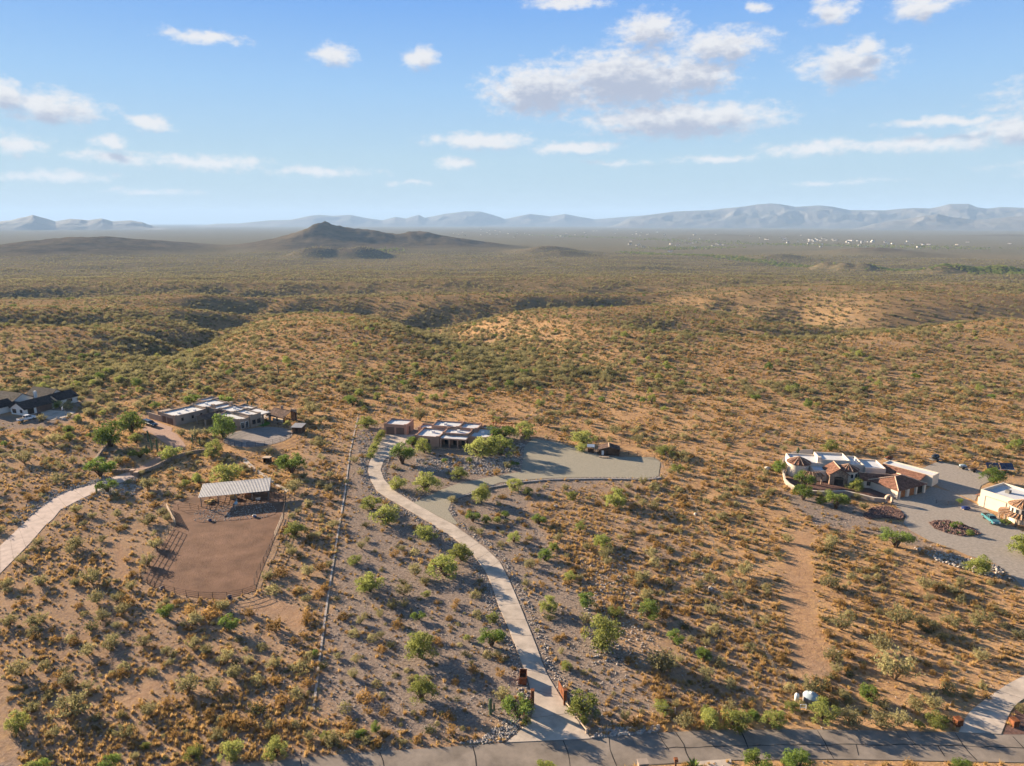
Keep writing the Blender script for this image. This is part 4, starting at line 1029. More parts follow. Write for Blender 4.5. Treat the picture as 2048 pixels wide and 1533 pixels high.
# dry grass tufts and loose stones
def litter():
    src = []
    for k in range(3):
        px, py = [(560, 1410), (1700, 1290), (380, 1290)][k]; p = at(px, py)
        o = link('grass_clump', tuft_mesh(40 + k), None, p, (0, 0, k)); o.scale = (1.1,) * 3
        tag(o, ['dry straw grass clump beside the low block wall', 'dry straw grass clump beside the dirt track', 'dry straw grass clump below the horse arena'][k], 'grass'); src.append(o)
    x, y, rs = scatter(120000, 66, 620, 61, 1.35); d = np.clip(.45 + 1.3 * fbm(x / 22, y / 22, 3), .05, 1)
    for p in SPARSE: d = np.where(pip(x, y, p), d * .15, d)
    ok = (rs.rand(len(x)) < d) & ~blocked(x, y, .3); x = x[ok]; y = y[ok]
    A = np.stack([x, y, rs.uniform(.45, 1.35, len(x))], 1); instance_stuff('dry_grass', A, H(x, y), src, 62)
    rk = []
    for k, (px, py, s, m, lb) in enumerate([(1112, 1015, 1.1, 'rock_gray', 'grey boulder lying below the gravel parking edge'), (1391, 1030, 1.0, 'rock_pale', 'pale boulder near the wire fence on the open slope'), (1535, 940, 1.8, 'rock_pale', 'large pale boulder beside the yard of the towered house'),
                                            (820, 939, .9, 'rock_pale', 'pale boulder in the planted bend of the driveway'), (1421, 1180, 1.2, 'rock_gray', 'grey boulder in the small wash beside the fence')]):
        p = at(px, py); o = link('boulder', rock_mesh(70 + k, m), None, p, (0, 0, k * 1.3)); o.scale = (s,) * 3; tag(o, lb, 'boulder'); rk.append(o)
    pts = []
    rs = np.random.RandomState(77)

    def band(pl, off, wid, dens, s0, s1):
        w = resample(W(pl), 1.0)
        for i in range(len(w) - 1):
            a = Vector(w[i]); b = Vector(w[i + 1]); d = (b - a); L_ = d.length
            if L_ < 1e-4: continue
            d /= L_; n = Vector((-d.y, d.x))
            for k in range(rs.poisson(dens * L_ * wid)):
                q = a + d * rs.rand() * L_ + n * (off + wid * (rs.rand() - .0) * (1 if off >= 0 else -1)); pts.append((q.x, q.y, s0 + (s1 - s0) * rs.rand() ** 2))
    band(DRIVE_L[3:], .3, 1.6, 7, .14, .45); band(DRIVE_R[4:19], -.3, 1.7, 7, .14, .45)
    band(DRIVE_R[18:24], -.15, 1.4, 7, .2, .45)
    band(LDR_L[2:9], .15, 4.0, 6, .2, .55); band(LDR_R[5:], -.1, 2.4, 6, .2, .5)
    band([(905, 1034), (896, 1020), (905, 997), (940, 986), (985, 971), (1047, 961), (1196, 955), (1294, 957), (1320, 953)], -.05, .9, 7, .2, .5)
    band(ISLAND + [ISLAND[0]], -.2, .4, 5, .2, .4)

    def area(poly, n, s0, s1):
        w = W(poly); xs = [p[0] for p in w]; ys = [p[1] for p in w]; x = rs.uniform(min(xs), max(xs), n); y = rs.uniform(min(ys), max(ys), n); k = pip(x, y, w)
        for a, b in zip(x[k], y[k]): pts.append((a, b, s0 + (s1 - s0) * rs.rand() ** 2))
    area([(830, 918), (900, 915), (1010, 912), (1040, 885), (1050, 890), (1046, 938), (985, 950), (900, 945), (835, 945)], 5000, .25, .6)
    area([(712, 868), (728, 860), (745, 870), (738, 900), (730, 925), (735, 975), (722, 960), (720, 920)], 2200, .2, .55)
    area(ISLAND, 1300, .18, .4); area([(100, 1000), (190, 960), (220, 955), (180, 970), (120, 985), (70, 1030), (60, 1030)], 1800, .25, .6)
    area([(200, 985), (250, 965), (285, 975), (270, 990), (220, 992)], 900, .25, .6)
    area([(1820, 1095), (1900, 1108), (1990, 1130), (2030, 1165), (1960, 1150), (1880, 1125)], 900, .3, .8)
    area([(1180, 1480), (1200, 1458), (1320, 1452), (1318, 1464), (1240, 1474)], 1300, .2, .5)
    area([(960, 1478), (1010, 1440), (1050, 1440), (1030, 1468), (1008, 1484), (900, 1490)], 1400, .15, .4)
    area([(1160, 1120), (1250, 1100), (1330, 1330), (1180, 1330)], 1200, .15, .5); area([(1380, 1100), (1440, 1130), (1450, 1210), (1400, 1200)], 180, .15, .5)
    x, y, rs2 = scatter(26000, 66, 260, 88, 1.4); g = gravel_mask(x, y); ok = (rs2.rand(len(x)) < .18 + .8 * g) & ~blocked(x, y, .0)
    A = np.array(pts); A = A[~blocked(A[:, 0], A[:, 1], 0) | (pip(A[:, 0], A[:, 1], W(ISLAND)))]
    A = np.vstack([A, np.stack([x[ok], y[ok], rs2.uniform(.08, .3, ok.sum())], 1)])
    instance_stuff('loose_stones', A, H(A[:, 0], A[:, 1]) + .03, rk, 78, .5)


litter()


def red_rocks():
    src = []
    for k, (px, py, lb) in enumerate(((1765, 1028, 'dark red boulder on the red gravel mound'), (1868, 1049, 'dark red boulder at the pointed end of the gravel island'))):
        o = link('boulder', rock_mesh(90 + k, 'rock_red'), None, at(px, py) + Vector((0, 0, .1)), (0, 0, k)); o.scale = (.8,) * 3; tag(o, lb, 'boulder'); src.append(o)
    rs = np.random.RandomState(91); P = []
    for poly, n in ((MOUND, 1500), (CISLE, 1100)):
        w = W(poly); xs = [p[0] for p in w]; ys = [p[1] for p in w]; x = rs.uniform(min(xs), max(xs), n); y = rs.uniform(min(ys), max(ys), n); k = pip(x, y, w); P.append(np.stack([x[k], y[k], rs.uniform(.15, .5, k.sum())], 1))
    A = np.vstack(P); instance_stuff('red_rocks', A, H(A[:, 0], A[:, 1]) + .12, src, 92, .5)


red_rocks()

# ------------------------------------------------------------------ building kit
class Frame:
    """a thing's own axes: origin on the ground, x along ang"""
    def __init__(s, name, label, cat, origin, ang, group=None):
        s.o = Vector((origin[0], origin[1], hz(origin[0], origin[1]))); s.a = R(ang); s.t = thing(name, label, cat, s.o, s.a, group)

    def loc(s, px, py, z=0.0):
        p = at(px, py, s.o.z + z); d = p - s.o; c, n = math.cos(s.a), math.sin(s.a)
        return Vector((d.x * c + d.y * n, -d.x * n + d.y * c, z))


_eps = [0]


def ev():
    _eps[0] = (_eps[0] + 1) % 9; return .004 * _eps[0]


def adobe(root, x0, x1, y0, y1, h, wm, rm='white_roof', par=.4, base=-.4, steps=True):
    e = ev(); x0 -= e; x1 += e; y0 -= e; y1 += e; t = .28; m = MB(); zr = h - par
    O = [(x0, y0), (x1, y0), (x1, y1), (x0, y1)]; I = [(x0 + t, y0 + t), (x1 - t, y0 + t), (x1 - t, y1 - t), (x0 + t, y1 - t)]
    vs = [(x, y, base) for x, y in O] + [(x, y, h) for x, y in O] + [(x, y, h) for x, y in I] + [(x, y, zr) for x, y in I]
    fs = []
    for i in range(4):
        j = (i + 1) % 4; fs += [(i, j, 4 + j, 4 + i), (4 + i, 4 + j, 8 + j, 8 + i), (8 + i, 8 + j, 12 + j, 12 + i)]
    m.add(vs, fs)
    if steps:   # rounded raised corners on the parapet
        k = .9
        for (cx, cy) in ((x0, y0), (x1, y0), (x1, y1), (x0, y1)):
            sx = 1 if cx == x0 else -1; sy = 1 if cy == y0 else -1
            xa, xb = sorted((cx - sx * .012, cx + sx * k)); ya, yb = sorted((cy - sy * .012, cy + sy * (t + .012))); m.box(xa, xb, ya, yb, h - .05, h + .2)
            xa, xb = sorted((cx - sx * .015, cx + sx * (t + .015))); ya, yb = sorted((cy - sy * .015, cy + sy * k)); m.box(xa, xb, ya, yb, h - .06, h + .19)
    w = m.build('wall', wm, root)
    MB().box(x0 + t - .02, x1 - t + .02, y0 + t - .02, y1 - t + .02, zr - .2, zr + .004).build('roof', rm, root)
    return w


def opening(root, face, u0, u1, z0, z1, frame='dark_wood', pane='glass', name='window', arch=False, mull=1, sub='pane'):
    """face: ('S'|'N'|'E'|'W', coordinate). A frame proud of the wall with a pane or leaf set in it"""
    d, c = face
    def P(u, v, k):
        return {'S': (u, c - k, v), 'N': (u, c + k, v), 'E': (c + k, u, v), 'W': (c - k, u, v)}[d]
    def bar(m, a0, a1, b0, b1, k0, k1):
        p = [P(a, b, k) for k in (k0, k1) for a, b in ((a0, b0), (a1, b0), (a1, b1), (a0, b1))]
        m.add(p, [(0, 3, 2, 1), (4, 5, 6, 7), (0, 1, 5, 4), (1, 2, 6, 5), (2, 3, 7, 6), (3, 0, 4, 7)])
    f = .09; m = MB(); bar(m, u0, u0 + f, z0, z1, -.05, .08); bar(m, u1 - f, u1, z0, z1, -.05, .08); bar(m, u0 + f, u1 - f, z1 - f, z1, -.05, .075); bar(m, u0 + f, u1 - f, z0, z0 + f, -.05, .075)
    for k in range(mull):
        uu = u0 + (u1 - u0) * (k + 1) / (mull + 1); bar(m, uu - .03, uu + .03, z0 + f, z1 - f, -.04, .06)
    fr = m.build(name, frame, root); g = MB()
    if arch:
        n = 10; r_ = (u1 - u0) / 2; um = (u0 + u1) / 2; pts = [P(u0, z0, .03), P(u1, z0, .03)] + [P(um + r_ * math.cos(math.pi * i / n), z1 - .02 + .45 * r_ * math.sin(math.pi * i / n), .03) for i in range(n + 1)]
        g.add(pts, [tuple(range(len(pts)))])
    else: g.add([P(u0, z0, .03), P(u1, z0, .03), P(u1, z1, .03), P(u0, z1, .03)], [(0, 1, 2, 3)])
    g.build(sub, pane, fr); return fr


def panel_door(root, face, u0, u1, z0, z1, m='garage_brown', name='garage_door', rows=4, arch=False):
    d, c = face
    def P(u, v, k):
        return {'S': (u, c - k, v), 'N': (u, c + k, v), 'E': (c + k, u, v), 'W': (c - k, u, v)}[d]
    b = MB(); n = 8
    def slab(pts, k0, k1):
        q = len(pts); b.add([P(u, v, k0) for u, v in pts] + [P(u, v, k1) for u, v in pts], [tuple(range(q, 2 * q))] + [(i, (i + 1) % q, q + (i + 1) % q, q + i) for i in range(q)])
    slab([(u0, z0), (u1, z0), (u1, z1), (u0, z1)], -.05, .025)
    if arch:
        r_ = (u1 - u0) / 2; um = (u0 + u1) / 2; slab([(um + r_ * math.cos(math.pi * i / n), z1 - .001 + .4 * r_ * math.sin(math.pi * i / n)) for i in range(n + 1)], -.05, .022)
    o = b.build(name, m, root); w = (u1 - u0); cols = max(2, int(w / .9))
    for r_ in range(rows):
        for k in range(cols):
            b = MB(); a0 = u0 + w * k / cols + .05; a1 = u0 + w * (k + 1) / cols - .05; h0 = z0 + (z1 - z0) * r_ / rows + .05; h1 = z0 + (z1 - z0) * (r_ + 1) / rows - .05
            p = [P(a, v, kk) for kk in (.0, .045) for a, v in ((a0, h0), (a1, h0), (a1, h1), (a0, h1))]
            b.add(p, [(4, 5, 6, 7), (0, 1, 5, 4), (1, 2, 6, 5), (2, 3, 7, 6), (3, 0, 4, 7)]); b.build('panel', m, o)
    return o


def strip(m, p, q, r=.11, lift=.06):
    m.tube(Vector(p) + Vector((0, 0, lift)), Vector(q) + Vector((0, 0, lift)), r, r, 5, 0, True)


def hip_roof(root, x0, x1, y0, y1, eave, ridge, rm, cap='ridge_tile', over=.45, along=None):
    x0 -= over; x1 += over; y0 -= over; y1 += over; w = x1 - x0; d = y1 - y0
    if (along or ('x' if w > d else 'y')) == 'x':
        k = min(d / 2, w / 2 - .1); a = (x0 + k, (y0 + y1) / 2, ridge); b = (x1 - k, (y0 + y1) / 2, ridge)
    else:
        k = min(w / 2, d / 2 - .1); a = ((x0 + x1) / 2, y0 + k, ridge); b = ((x0 + x1) / 2, y1 - k, ridge)
    c = [(x0, y0, eave), (x1, y0, eave), (x1, y1, eave), (x0, y1, eave)]; m = MB()
    if (along or ('x' if w > d else 'y')) == 'x': m.add(c + [a, b], [(0, 1, 5, 4), (1, 2, 5), (2, 3, 4, 5), (3, 0, 4)]); hips = [(c[0], a), (c[3], a), (c[1], b), (c[2], b)]
    else: m.add(c + [a, b], [(0, 1, 4), (1, 2, 5, 4), (2, 3, 5), (3, 0, 4, 5)]); hips = [(c[0], a), (c[1], a), (c[2], b), (c[3], b)]
    m.add([(x, y, z - .18) for x, y, z in c] + c, [(3, 2, 1, 0)] + [(i, (i + 1) % 4, 4 + (i + 1) % 4, 4 + i) for i in range(4)])
    r_ = m.build('roof', rm, root)
    for p, q in hips + [(a, b)]:
        if (Vector(p) - Vector(q)).length > .3: mb = MB(); strip(mb, p, q, .13, .04); mb.build('ridge_cap', cap, r_)
    return r_


def gable(root, x0, x1, y0, y1, eave, ridge, wm, rm, axis='y', over=.4, cap=None, base=-.3, walls=True):
    m = MB(); xm = (x0 + x1) / 2; ym = (y0 + y1) / 2
    if axis == 'y':
        if walls:
            p = [(x0, eave), (xm, ridge - .12), (x1, eave), (x1, base), (x0, base)]
            m.add([(x, y0, z) for x, z in p] + [(x, y1, z) for x, z in p], [(0, 4, 3, 2, 1), (5, 6, 7, 8, 9)] + [(i, (i + 1) % 5, 5 + (i + 1) % 5, 5 + i) for i in range(5)])
        sl = (ridge - eave) / (xm - x0); xa, xb = x0 - over, x1 + over; za = eave - over * sl; ya, yb = y0 - over, y1 + over
        L_ = [(xa, ya, za), (xm, ya, ridge), (xm, yb, ridge), (xa, yb, za)]; Rr = [(xm, ya, ridge), (xb, ya, za), (xb, yb, za), (xm, yb, ridge)]; rp = ((xm, ya, ridge), (xm, yb, ridge))
    else:
        if walls:
            p = [(y0, eave), (ym, ridge - .12), (y1, eave), (y1, base), (y0, base)]
            m.add([(x0, y, z) for y, z in p] + [(x1, y, z) for y, z in p], [(0, 1, 2, 3, 4), (9, 8, 7, 6, 5)] + [((i + 1) % 5, i, 5 + i, 5 + (i + 1) % 5) for i in range(5)])
        sl = (ridge - eave) / (ym - y0); ya, yb = y0 - over, y1 + over; za = eave - over * sl; xa, xb = x0 - over, x1 + over
        L_ = [(xa, ya, za), (xb, ya, za), (xb, ym, ridge), (xa, ym, ridge)]; Rr = [(xa, ym, ridge), (xb, ym, ridge), (xb, yb, za), (xa, yb, za)]; rp = ((xa, ym, ridge), (xb, ym, ridge))
    if walls: m.build('wall', wm, root)
    rr = MB()
    for q in (L_, Rr):
        u = [(x, y, z + .05) for x, y, z in q]; d = [(x, y, z - .13) for x, y, z in q]; rr.add(u + d, [(0, 1, 2, 3), (7, 6, 5, 4)] + [((i + 1) % 4, i, 4 + i, 4 + (i + 1) % 4) for i in range(4)])
    ro = rr.build('roof', rm, root)
    if cap: mb = MB(); strip(mb, rp[0], rp[1], .12, .06); mb.build('ridge_cap', cap, ro)
    return ro


def cone_roof(root, cx, cy, r, eave, apex, rm, cap='ridge_tile', n=16):
    m = MB(); v = [(cx + r * math.cos(2 * math.pi * i / n), cy + r * math.sin(2 * math.pi * i / n), eave) for i in range(n)]
    m.add(v + [(cx, cy, apex)], [(i, (i + 1) % n, n) for i in range(n)]); m.add(v + [(x, y, z - .15) for x, y, z in v], [((i + 1) % n, i, n + i, n + (i + 1) % n) for i in range(n)] + [tuple(range(n, 2 * n))[::-1]])
    o = m.build('roof', rm, root)
    for i in range(n): mb = MB(); strip(mb, v[i], (cx, cy, apex), .075, .03); mb.build('ridge_cap', cap if i % 2 == 0 else rm, o)
    return o


def posts(root, pts, z0, z1, w, m, name='post'):
    me = MB().box(-w / 2, w / 2, -w / 2, w / 2, z0, z1).mesh(name, m)
    for x, y in pts: link(name, me, root, (x, y, 0))


# ------------------------------------------------------------------ tan adobe house with white roofs
A = Frame('adobe_house', 'sprawling tan adobe house with white flat roofs beside the round pen', 'house', at(349, 834, 3.2), 55)
for b in [(0, 11, 0, 8.5, 3.25), (11, 19.5, .8, 9, 3.6), (9.5, 13, -20.5, -8.5, 3.2), (13.1, 17, -21, -12.5, 3.9), (12.7, 18.5, -12.4, -4.5, 3.7), (12, 19, -4.4, .7, 3.5), (16, 21.5, 9.2, 13.5, 3.4), (18.6, 22, -12, -5, 3.3)]:
    adobe(A.t, *b, 'adobe_tan')
panel_door(A.t, ('W', 0), 1.2, 4.6, 0, 2.3); panel_door(A.t, ('W', 0), 5.4, 7.6, 0, 2.3)
MB().box(-.1, .2, 8.7, 16, -.3, 2.0).build('yard_wall', 'adobe_tan', A.t); MB().box(2, 6, 9.5, 14, -.2, 2.3).build('lean_to', 'adobe_tan', A.t)
gable(A.t, 5.5, 11.9, -8.2, -3.5, 2.5, 3.3, 'adobe_tan', 'tile_brown', 'x', .5, 'tile_brown', walls=False); posts(A.t, [(5.4, -8.2), (5.4, -3.5), (8, -8.2)], -.2, 2.5, .35, 'adobe_tan', 'column')
MB().box(11.3, 12.0, -8.4, -3.4, -.2, 2.9).build('painted_recess_shade', 'shade_and_dark_parts', A.t)  # solid dark block, not hollow; the shade under the roof is its colour
for u, c in ((-11.5, 9.5), (-14.5, 9.5), (-17.5, 9.5)): opening(A.t, ('W', c - .03), u - .6, u + .6, .9, 2.1)
for u in (10.4, 12.0): opening(A.t, ('S', -20.54), u - .55, u + .55, .1, 2.2, 'white_metal', 'glass', 'door')
for u in (14.2, 16.0): opening(A.t, ('S', -21.04), u - .6, u + .6, .8, 2.2)
for u in (2.5, 6.0, 9.0): opening(A.t, ('S', -.04), u - .35, u + .35, 1.2, 2.2)
MB().box(17.1, 21, -20.5, -13, 2.75, 3.1).build('patio_roof', 'adobe_tan', A.t); MB().box(17.3, 20.8, -20.2, -13.3, 3.1, 3.12).build('roof', 'white_roof', A.t); posts(A.t, [(20.6, -20.2), (20.6, -13.4), (18, -20.2), (20.6, -16.8)], -.2, 2.75, .35, 'adobe_tan', 'column')
for x, y in ((3, 3), (6.5, 5), (8, 2.2), (14, 5), (15, -16), (16, -8)): MB().box(x, x + .7, y, y + .7, 2.8, 3.9 if x > 11 else 3.3).build('roof_vent', 'white_metal', A.t)
for (x, y) in ((12.2, -2), (17.4, -4)): MB().box(x, x + .9, y, y + 1.1, 3, 4.7).build('chimney', 'adobe_tan', A.t)
lawn = sheet('lawn', W([(506, 846), (516, 840), (537, 842), (541, 849), (528, 853), (512, 853)]), 'lawn', .07)
pool = sheet('pool_water', W([(505, 825), (512, 821), (528, 823), (531, 828), (522, 831), (508, 830)]), 'water', .10)
sheet('pool_deck', W([(496, 826), (508, 816), (535, 819), (545, 832), (530, 838), (505, 835)]), 'pale_dirt', .05)

G = Frame('ramada', 'brown tiled ramada with outdoor bar beside the swimming pool', 'ramada', at(566, 842), -30)
gable(G.t, -3.4, 3.4, -2.6, 2.8, 2.5, 3.9, '', 'tile_brown', 'x', .6, 'tile_brown', walls=False); posts(G.t, [(-3.2, -2.4), (3.2, -2.4), (-3.2, 2.6), (3.2, 2.6), (0, -2.4)], -.2, 2.7, .35, 'dark_wood')
MB().box(-2.6, 2.2, -1.9, -1.2, -.1, 1.05).build('bar_counter', 'cream', G.t); MB().box(1.4, 3.2, 2.3, 3.2, -.1, 3.7).build('fireplace', 'stone_veneer', G.t); MB().box(-2.8, -2.2, 1.9, 2.5, -.1, 4.4).build('chimney', 'adobe_tan', G.t)
MB().box(-3.9, 3.9, -3.4, -3.1, -.2, .7).build('garden_wall', 'stone_veneer', G.t)
S = Frame('storage_shed', 'dark brown storage shed with grey slanted roof beside round pen', 'shed', at(594, 868), -8)
MB().box(-1.5, 1.5, 0, 2.6, -.1, 2.0).build('wall', 'dark_wood', S.t); MB().add([(-1.8, -.3, 2.02), (1.8, -.3, 2.02), (1.8, 3, 2.5), (-1.8, 3, 2.5), (-1.8, -.3, 2.12), (1.8, -.3, 2.12), (1.8, 3, 2.6), (-1.8, 3, 2.6)], [(3, 2, 1, 0), (4, 5, 6, 7), (0, 1, 5, 4), (1, 2, 6, 5), (2, 3, 7, 6), (3, 0, 4, 7)]).build('roof', 'galv', S.t); opening(S.t, ('S', 0), -.5, .5, 0, 1.8, 'dark_wood', 'shade_and_dark_parts', 'door', mull=0, sub='leaf')
S = Frame('feed_shelter', 'small dark open fronted shelter beside the concrete ramp path', 'shelter', at(533, 927), -6)
m = MB(); m.box(-.9, -.8, 0, 1.4, -.1, 1.5); m.box(.8, .9, 0, 1.4, -.1, 1.5); m.box(-.8, .8, 1.3, 1.4, -.1, 1.5); m.build('wall', 'dark_wood', S.t); MB().box(-1.05, 1.05, -.2, 1.5, 1.5, 1.6).build('roof', 'pale_wood', S.t)

# ------------------------------------------------------------------ pink adobe house, garage and pergola
B = Frame('pink_adobe_house', 'pink adobe house with stepped white flat roofs above rock bank', 'house', at(769, 868), -12)
for b in [(13.4, 20.8, -9.6, -1.4, 3.3), (20.9, 28.8, -6.4, -1.6, 3.7), (28.9, 35.2, -6.8, 2.2, 3.2), (15.8, 24.4, -1.3, 4.4, 4.1), (24.5, 30.2, -1.5, 4.2, 4.0), (11.4, 15.7, -1.2, 3.6, 3.0), (30.3, 36.2, 2.3, 5.2, 3.1)]:
    adobe(B.t, *b, 'adobe_pink')
MB().box(20.95, 28.9, -9.4, -6.5, 2.55, 2.95).build('porch_beam', 'adobe_pink', B.t); MB().box(21.1, 28.7, -9.2, -6.5, 2.95, 2.965).build('porch_roof', 'white_roof', B.t)
posts(B.t, [(21.2, -9.2), (23.8, -9.2), (26.3, -9.2), (28.7, -9.2)], -.2, 2.55, .4, 'adobe_pink', 'column')
for u in (22.4, 25, 27.5): opening(B.t, ('S', -6.44), u - .9, u + .9, .1, 2.2, 'dark_wood', 'glass', 'door')
opening(B.t, ('S', -9.64), 16, 18, .9, 2.3); opening(B.t, ('W', 13.36), -6.5, -5.2, .9, 2.1); opening(B.t, ('S', -6.84), 30.5, 33, .9, 2.3)
for x, y, z in ((17, -5, 3), (24.5, -4, 3.4), (19, 1, 3.8), (31.5, -2, 2.9)): MB().box(x, x + .8, y, y + .8, z - .2, z + .5).build('roof_vent', 'white_metal', B.t)
for x in (21.8, 23.1, 24.4, 25.7, 27): MB().tube((x, -6.5, 3.35), (x, -7.0, 3.35), .09, .09, 6).build('viga', 'dark_wood', B.t)
MB().box(13, 36, -10.9, -10.6, -.4, .55).build('terrace_wall', 'stone_veneer', B.t)
Gr = Frame('garage', 'detached pink adobe garage with two brown doors atop driveway', 'garage', at(769, 868), -12)
adobe(Gr.t, 0, 7.3, 0, 6.2, 3.25, 'adobe_pink'); panel_door(Gr.t, ('S', -.02), .7, 3.3, 0, 2.3, 'garage_brown'); panel_door(Gr.t, ('S', -.02), 3.9, 6.5, 0, 2.3, 'garage_brown'); opening(Gr.t, ('E', 7.32), 2, 3, 0, 2.1, 'dark_wood', 'garage_brown', 'door', mull=0, sub='leaf')
Pg = Frame('pergola', 'reddish brown timber pergola behind the pink adobe house', 'pergola', at(1003, 866), -12)
posts(Pg.t, [(-3, -1.8), (3, -1.8), (-3, 1.8), (3, 1.8)], -.2, 2.5, .25, 'wood')
for y in (-1.8, 1.8): MB().box(-3.5, 3.5, y - .08, y + .08, 2.5, 2.72).build('beam', 'wood', Pg.t)
for k in range(9): MB().box(-3.3 + k * .82, -3.22 + k * .82, -2.2, 2.2, 2.725, 2.9).build('rafter', 'wood', Pg.t)

# ------------------------------------------------------------------ white ranch house with dark tile roofs
F = Frame('ranch_house', 'white ranch house with dark tiled gable roofs and open garage', 'house', at(51, 832), -20)
gable(F.t, -6.6, 0, 0, 10.5, 2.45, 4.3, 'white_wall', 'tile_dark', 'y', .45); gable(F.t, -9.5, -5.2, 1.6, 5.5, 2.2, 3.3, 'white_wall', 'tile_dark', 'x', .35); gable(F.t, -15, -4, 10.6, 19, 2.7, 5.6, 'white_wall', 'tile_dark', 'x', .5)
gable(F.t, -7.5, -.3, 12.5, 19.8, 2.5, 4.3, 'white_wall', 'tile_dark', 'y', .45); gable(F.t, -24, -10.2, 2, 11.5, 2.7, 5.4, 'white_wall', 'tile_dark', 'x', .5); gable(F.t, -15, -10, -2.5, 3, 2.5, 4.2, 'white_wall', 'tile_dark', 'y', .4)
opening(F.t, ('E', .02), .8, 3.2, 0, 2.1, 'white_wall', 'shade_and_dark_parts', 'garage_opening', mull=0, sub='painted_interior_shade'); panel_door(F.t, ('E', .02), 4.0, 9.6, 0, 2.15, 'garage_brown'); opening(F.t, ('S', -.03), -2.2, -1.2, .8, 1.9); opening(F.t, ('S', -.03), -5.9, -4.2, .5, 1.9); opening(F.t, ('E', -.28), 15.5, 17.5, .8, 1.9)  # garage opening is a flat pane coloured as the shade inside
MB().box(-8.6, -7.8, 9.7, 10.4, 2, 5.6).build('chimney', 'white_wall', F.t)

# ------------------------------------------------------------------ house with towers and red tile
c0 = at(1660, 970)
C = Frame('towered_house', 'cream stucco house with red tile roofs, round towers and white flat roofs', 'house', c0, 0)


def rel(px, py, z): return C.loc(px, py, z)


def sub_frame(parent, p, ang):
    """corner point and direction inside the same house: returns a function giving a rotated empty-free offset"""
    o = bpy.data.objects.new('wing', None); COL.objects.link(o); o.parent = parent; o.location = (p[0], p[1], 0); o.rotation_euler = (0, 0, R(ang)); return o


class Wing:
    """places boxes in rotated axes but parents the meshes straight to the house"""
    def __init__(s, house, p, ang): s.h = house; s.p = p; s.a = R(ang)

    def fix(s, before):
        M = Matrix.Translation((s.p[0], s.p[1], 0)) @ Matrix.Rotation(s.a, 4, 'Z')
        for o in list(s.h.t.children):
            if o not in before: o.data.transform(M) if o.data.users == 1 else setattr(o, 'matrix_local', M @ o.matrix_local); [g.data.transform(M) for g in o.children]

    def do(s, fn, *a, **k):
        b = set(s.h.t.children); r_ = fn(s.h.t, *a, **k); s.fix(b); return r_


w1 = Wing(C, rel(1588, 928, 3.4), -8)
w1.do(adobe, 0, 17.5, 1.5, 8.5, 3.4, 'cream', par=.35, steps=False); w1.do(adobe, 7.2, 14.5, 2.6, 8.9, 4.0, 'cream', par=.5, steps=False)
w1.do(adobe, 4.2, 9.3, -2.6, 1.6, 2.8, 'cream', par=.3, steps=False); w1.do(adobe, 17.6, 22.5, .6, 7.4, 3.0, 'cream', par=.3, steps=False)
for x, y in ((9.0, 2.0), (16.4, 2.5)):
    b = set(C.t.children); MB().box(6.3, 7.3, 2.2, 3.2, 2.5, 4.7).build('chimney', 'cream', C.t) if x == 9.0 else MB().box(16, 16.5, 4, 4.5, 3, 4.1).build('roof_vent', 'white_metal', C.t); w1.fix(b)
for (px, py, ze, r_, zb) in ((1607, 931, 3.5, 2.65, 4.9), (1706, 944, 3.7, 2.25, 4.9)):
    p = rel(px, py, ze); cx, cyy = p[0], p[1] + r_ + .25
    MB().lathe([(r_, -.4), (r_, ze)], 28, cx, cyy).build('tower', 'cream', C.t); cone_roof(C.t, cx, cyy, r_ + .35, ze - .03, zb, 'tile_red')
    for k in range(3 if px > 1650 else 0):
        a = R(-120 + 30 * k); mb = MB(); q = Vector((cx + (r_ + .03) * math.cos(a), cyy + (r_ + .03) * math.sin(a), 0)); t_ = Vector((-math.sin(a), math.cos(a), 0)) * .32
        mb.add([q - t_ + Vector((0, 0, 1.9 if px > 1650 else 1.2)), q + t_ + Vector((0, 0, 1.9 if px > 1650 else 1.2)), q + t_ + Vector((0, 0, 2.9)), q - t_ + Vector((0, 0, 2.9))], [(0, 1, 2, 3)]); mb.build('window', 'glass', C.t)
pe = rel(1659, 948, 3.0); wp = Wing(C, pe, -8)
wp.do(gable, .3, 4.6, .4, 5.2, 2.95, 4.4, 'stone_veneer', 'tile_red', 'y', .45, 'ridge_tile'); wp.do(opening, ('S', .37), 1.3, 3.6, -.1, 1.7, 'stone_veneer', 'shade_and_dark_parts', 'entry_arch', True, 0, 'painted_porch_shade')  # flat dark pane in the arch, porch shade painted on
b = set(C.t.children); MB().box(4.9, 6.2, .8, 2.6, -.3, 2.6).build('stone_pier', 'stone_veneer', C.t); wp.fix(b)
# curved tiled veranda in front of the tower
vp = rel(1622, 949, 2.6); m = MB(); n = 12; vs = []
for i in range(n + 1):
    a = R(200 + 110 * i / n); vs += [(vp[0] + 1.4 + 3.6 * math.cos(a), vp[1] + 3.0 + 3.6 * math.sin(a), 2.0), (vp[0] + 1.4 + 2.1 * math.cos(a), vp[1] + 3.2 + 2.1 * math.sin(a), 2.75)]
m.add(vs, [(2 * i, 2 * i + 2, 2 * i + 3, 2 * i + 1) for i in range(n)]); vr = m.build('veranda_roof', 'tile_orange', C.t)
for i in range(0, n + 1, 1): mb = MB(); strip(mb, vs[2 * i], vs[2 * i + 1], .06, .03); mb.build('ridge_cap', 'ridge_tile' if i % 2 == 0 else 'tile_orange', vr)
for i in (1, 4, 7, 10): x, y, z = vs[2 * i]; MB().lathe([(.2, -.3), (.2, 2.0)], 8, x * .97 + (vp[0] + 1.4) * .03, y * .97 + (vp[1] + 3) * .03).build('column', 'stone_veneer', C.t)
